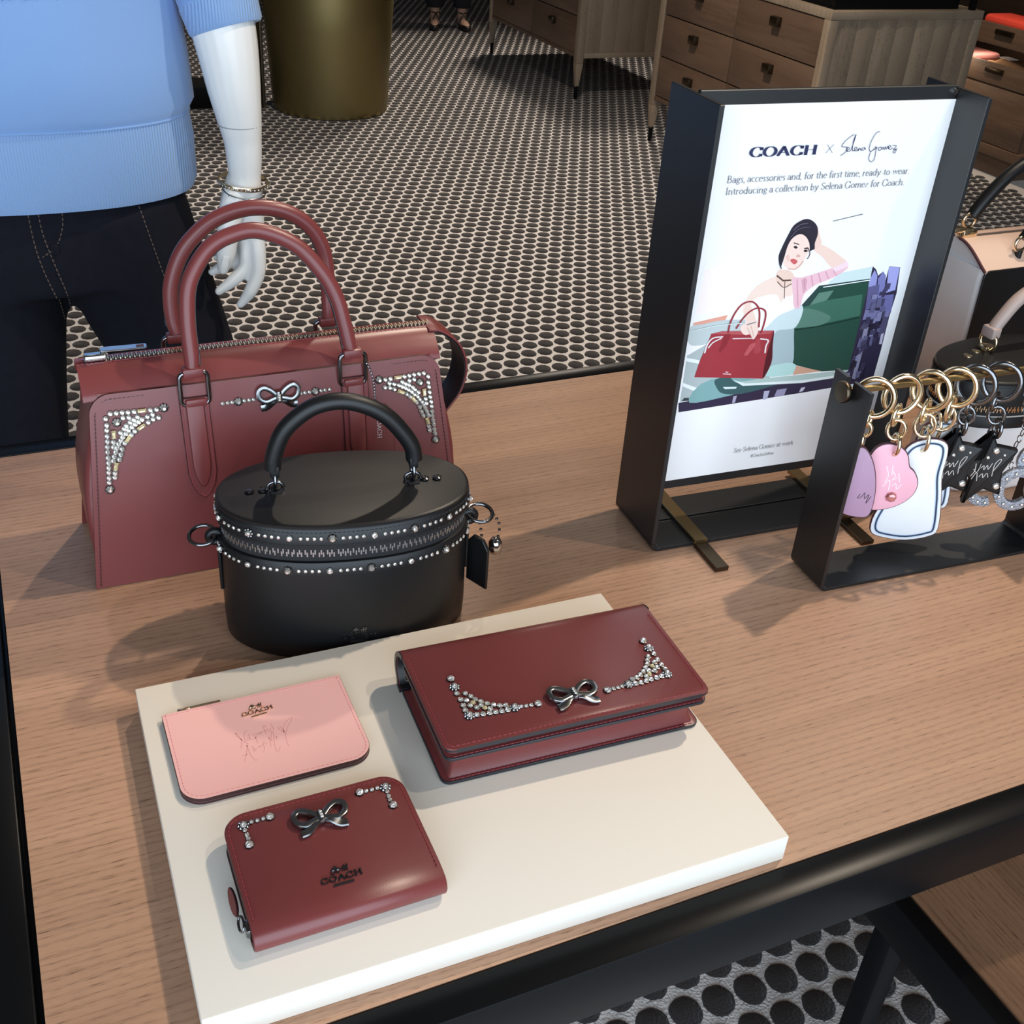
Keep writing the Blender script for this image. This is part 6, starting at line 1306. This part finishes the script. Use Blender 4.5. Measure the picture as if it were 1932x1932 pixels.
for k, (x, lab, dy) in enumerate(((0.885, 'white leather cut-out charm with navy outline, hanging lowest behind the pink heart', 0.012), (0.921, 'white leather cut-out charm partly hidden behind the first black star', 0.036))):
    t = charm_thing('bag_charm', lab, 'bag charm', x, GOLD, 0.62+0.1*k, 'bag charms on the rod', top=(0.018, -0.080), dy=dy)
    sh = WH if k == 0 else [(a*0.86+0.004, b*0.93+0.004) for a, b in WH]
    o, MM = flat_charm(t, sh, 0.0045, [WHC, MARO], dy)
    rim = [p.to_tuple() for p in catmull([Vector(p) for p in inset_fn(sh)(0.0062)], 4, True)]; rim.append(rim[0])
    for w, m, z in ((0.0044, PBLUE, 0.00465), (0.0022, NAVYL, 0.00475)):
        V, F = [], []; ribbon2(rim, w, w, V, F); print_mesh('printed_outline', V, F, m, o, MM @ Vector((0, 0, z)), EX, (0, 0, 1))
ST = [(0.0089,-0.0686),(0.0191,-0.0867),(0.0458,-0.0904),(0.0351,-0.1225),(0.0411,-0.1549),(0.0187,-0.1475),(-0.0019,-0.1717),(-0.0008,-0.1353),(-0.0293,-0.1135),(0.0042,-0.1035)]
def round_star(P, q=0.11):
    o = []
    for i in range(len(P)):
        a, b, c = Vector(P[i-1]), Vector(P[i]), Vector(P[(i+1) % len(P)]); f = q if i % 2 == 0 else q*0.7
        p0, p2 = b+(a-b)*f, b+(c-b)*f
        o += [((1-u)**2*p0+2*u*(1-u)*b+u*u*p2).to_tuple() for u in (0, 0.33, 0.66, 1)]
    return o
SCR = [[(0.002, -0.112), (0.003, -0.122), (0.000, -0.130)], [(0.001, -0.120), (0.006, -0.124), (0.008, -0.112), (0.007, -0.122)], [(0.009, -0.118), (0.012, -0.114), (0.013, -0.120), (0.016, -0.113), (0.018, -0.119), (0.021, -0.110)], [(0.002, -0.134), (0.006, -0.124), (0.009, -0.136)], [(0.010, -0.130), (0.013, -0.125), (0.015, -0.131), (0.018, -0.124), (0.021, -0.130)], [(0.024, -0.122), (0.030, -0.106), (0.028, -0.104), (0.024, -0.112), (0.025, -0.128)]]
for k, (x, lab, dy) in enumerate(((0.985, 'black leather star charm with crystals, in front of the other star', -0.004), (0.948, 'black leather star charm half hidden behind the front star', 0.012))):
    t = charm_thing('bag_charm', lab, 'bag charm', x, GUN, 0.66, 'bag charms on the rod', top=(0.0095, -0.071), dy=dy)
    MM = basis(Vector((-0.006, dy, -0.004))-NX*0.005, EX, (0, 0, 1), NX)
    o = slab('charm_body', round_star(ST), 0, 0.0105, [BLK, BLK], t, 0.0034, 4, MM)
    tube('hang_loop', [MM @ Vector((0.0092+0.0052*cos(a), -0.0715+0.008*sin(a), 0.005)) for a in [2*pi*i/14 for i in range(14)]], 0.0013, GUN, o, True, 6)
    strokes_mesh('foil_script', SCR, 0.0008, mat('silver_foil_script', (0.75, 0.74, 0.70), 0.3, 0.7), o, MM @ Vector((-0.002, 0.0, 0.0106)), EX, (0, 0, 1), 4)
    for gx, gz, r in ((0.0182, -0.0925, 0.0040), (0.0114, -0.1028, 0.0022), (0.0316, -0.1405, 0.0042), (0.030, -0.098, 0.0016)):
        inst(GEM, o, MM @ Vector((gx, gz, 0.0100)), MM.to_euler(), r)
def glitter_charm():
    rp = rodpt(1.035); t = thing('bag_charm', 'silver chain charm of glittering looped letters at the rod end', 'bag charm', (rp.x, rp.y, T+0.2480), 0, 'bag charms on the rod')
    GLI = mat('silver_glitter', (0.50, 0.52, 0.58), 0.25, 0.9, bump=(700, 1.0, 0.002), vary=(500, 0.6))
    tube('ring', [Vector((0, q[0], q[2]-0.006)) for q in ringpath(0.0105, 20, 1.0, 'xz')], 0.0016, SILV, t, True, 8)
    for sx, ex_, zz in ((-0.004, 0.0, -0.128), (0.006, 0.030, -0.118)):
        for i in range(13):
            f = i/12; p = Vector((sx+(ex_-sx)*f, 0.004*sin(f*9)-0.01*f, -0.016+(zz+0.016)*f))
            tube('chain_link', [p+Vector(q) for q in ringpath(0.0030, 8, 1.7, 'xz' if i % 2 else 'yz')], 0.0007, SILV, t, True, 5)
    for (cx, cz, R, ax, a0, a1, dy) in ((0.012, -0.158, 0.021, 1.15, 0.5, 5.6, -0.012), (0.046, -0.150, 0.022, 1.15, 0.3, 5.9, -0.016), (0.030, -0.120, 0.016, 1.1, 0, 6.2, -0.004), (-0.016, -0.168, 0.017, 1.0, 0.2, 5.2, -0.002)):
        P = [Vector((0, dy, 0))+EX*(cx+R*cos(a0+(a1-a0)*i/18))+Vector((0, 0, cz+R*ax*sin(a0+(a1-a0)*i/18))) for i in range(19)]
        o = band('glitter_letter', P, rectp(0.0062, 0.0036, 0.0012), GLI, t, False, tuple(NX))
        for i in range(1, 18, 2): inst(GEM, o, P[i]+NX*0.0036, basis((0, 0, 0), EX, (0, 0, 1), NX).to_euler(), 0.0020)
glitter_charm()

# ================================================================== BAGS AT THE RIGHT
WHL = mat('white_leather', (0.86, 0.86, 0.87), 0.38, bump=(900, 0.06, 0.0003)); BEI = mat('beige_leather', lin((224, 192, 172)), 0.42); TAUPE = mat('taupe_leather', lin((176, 156, 148)), 0.4)
def round_bag():
    a, b, H = 0.1230, 0.0690, 0.170
    t = trail_bag('box_handbag', 'oval box bag with black lid, gold zip and white body behind the charms', (1.190, 0.122, T), 0.02, a, b, H, 0.118, WHL, BLK, GOLD, TAUPE, GOLD, False)
    P = catmull([Vector(q) for q in ((-0.006, 0.058, 0.196), (0.004, 0.0582, 0.214), (0.026, 0.0585, 0.242), (0.062, 0.0585, 0.258))], 5)
    P = catmull([Vector((x, 0.030, z)) for x, z in ((-0.024, 0.198), (-0.016, 0.213), (0.006, 0.240), (0.037, 0.254), (0.070, 0.246), (0.092, 0.226), (0.100, 0.198))], 5)
    h = tube('handle', P, 0.0092, TAUPE, t, False, 14)
    band('handle_edge', [p+Vector((0.002, 0, -0.0088)) for p in P[4:-4]], rectp(0.0013, 0.003, 0.0006), EDGE, h, False, (0, 1, 0))
    for s, x in ((-1, -0.026), (1, 0.101)):
        bevel_mesh('handle_end', *boxVF(x-0.008, x+0.008, 0.019, 0.041, 0.190, 0.206), TAUPE, t, 0.003, 2)
        tube('handle_ring', [Vector((x, 0.030, 0.184))+Vector(q) for q in ringpath(0.0135, 22, 1.0, 'yz')], 0.0026, GOLD, t, True, 8)
        bevel_mesh('anchor_block', *boxVF(x-0.009, x+0.009, 0.022, 0.038, H, H+0.009), GOLD, t, 0.002, 2)
    for x, y in ((-0.066, 0.022), (-0.043, 0.030)): lathe('rivet', [(0.0062, 0), (0.0060, 0.0012), (0.0030, 0.0022), (0.0004, 0.0024)], GOLD, t, 18, 40, Matrix.Translation((x, y, H+0.0006)))
round_bag()
def colour_satchel():
    t = thing('satchel_handbag', 'colour block satchel, white sides, black front and beige zip top, at the right', 'handbag', (1.470, 0.372, T), 0.0)
    W, ZT = 0.185, 0.2170
    hd = lambda z: 0.0800-0.008*z/ZT
    rings = []
    for z in [0.0]+[0.006+0.0211*i for i in range(11)]:
        q = 0.006 if z == 0 else 0.0; b = 0.010*sin(pi*min(1, z/ZT))
        rings.append([(x, y, z) for x, y in rrect(-W+q-0.0*b, W-q, -hd(z)+0.003+q, hd(z)-0.003-q, 0.010, 4)])
    loft('gusset', rings, WHL, t)
    for s, nm in ((-1, 'front_panel'), (1, 'back_panel')):
        slab(nm, rrect(-W+0.001, W-0.001, 0.002, ZT, (0.003, 0.003, 0.010, 0.010), 5), 0, 0.0032, [BLK, BLKE], t, 0.0008, 1, basis((0, s*(hd(0)-0.002), 0), (1, 0, 0) if s < 0 else (-1, 0, 0), (0, -s*0.037, 0.9993), (0, s*0.9993, 0.037)))
    # beige shoulders rising to the zip
    for s in (-1, 1):
        V, F = [], []; n = 8
        prof = [(s*(0.0725-0.0665*(i/n)**0.9), ZT-0.002+0.031*sin(pi/2*i/n)) for i in range(n+1)]
        for x in (-W+0.002, -W+0.02, 0, W-0.02, W-0.002):
            V += [(x, y, z) for y, z in prof]
        m = n+1; k0 = len(V); V += [(x, y, z-0.0025) for x, y, z in V]
        for i in range(4):
            for k in range(n): a = i*m+k; F += [(a, a+1, a+m+1, a+m), (k0+a, k0+a+m, k0+a+m+1, k0+a+1)]
            F += [(i*m, (i+1)*m, k0+(i+1)*m, k0+i*m), (i*m+n, (i+1)*m+n, k0+(i+1)*m+n, k0+i*m+n)]
        for k in range(n): F += [(k, k+1, k0+k+1, k0+k), (4*m+k, 4*m+k+1, k0+4*m+k+1, k0+4*m+k)]
        sh = mesh('top_panel', V, F, [BEI], t, 50)
        band('edge_binding', [Vector((-W+0.001, y, z)) for y, z in prof], rectp(0.0018, 0.0022, 0.0008), MARO, sh, False, (1, 0, 0))
        # end wall under the shoulder
    wl = [(s_*(0.0725-0.0665*(i/8)**0.9), ZT-0.004+0.030*sin(pi/2*i/8)) for s_, rg in ((-1, range(9)), (1, range(8, -1, -1))) for i in rg]
    for x in (-W+0.004, W-0.008): slab('end_wall', [(y, z) for y, z in wl], 0, 0.004, [WHL, WHL], t, 0, 1, basis((x, 0, 0), (0, 1, 0), (0, 0, 1), (1, 0, 0)))
    boxes('zipper_tape', [(-W+0.01, W-0.01, -0.007, 0.007, ZT+0.024, ZT+0.0275)], BEI, t)
    V, F = [], []
    for i in range(130): V, F = join((V, F), boxVF(-W+0.03+i*0.0026, -W+0.0313+i*0.0026, -0.003, 0.003, ZT+0.0275, ZT+0.0292))
    stuff(mesh('zipper_teeth', V, F, TEETHD, t, 0))
    z = bevel_mesh('zipper_slider', *boxVF(-W+0.006, -W+0.034, -0.008, 0.008, ZT+0.0275, ZT+0.040), GOLD, t, 0.003, 2)
    bevel_mesh('pull_tab', *boxVF(-W-0.012, -W+0.012, -0.006, 0.006, ZT+0.036, ZT+0.043), GOLD, z, 0.002, 2)
    for y in (-0.052, 0.060):
        P = catmull([Vector((x, y, zz)) for x, zz in ((-0.100, 0.252), (-0.084, 0.276), (-0.050, 0.312), (-0.010, 0.334), (0.03, 0.334), (0.070, 0.312), (0.098, 0.276), (0.112, 0.252))], 5)
        tube('handle', P, 0.0105, BLK, t, False, 12)
        for x in (-0.104, 0.116):
            tube('handle_ring', [Vector((x, y, 0.246))+Vector((q[0], 0, q[2])) for q in ringpath(0.0125, 20, 0.9, 'xz')], 0.0026, GOLD, t, True, 8)
            tube('anchor_strap', [Vector((x, y, 0.236)), Vector((x-0.003*0, y, 0.222))], 0.0055, BLK, t, False, 8)
colour_satchel()
bpy.context.view_layer.update()
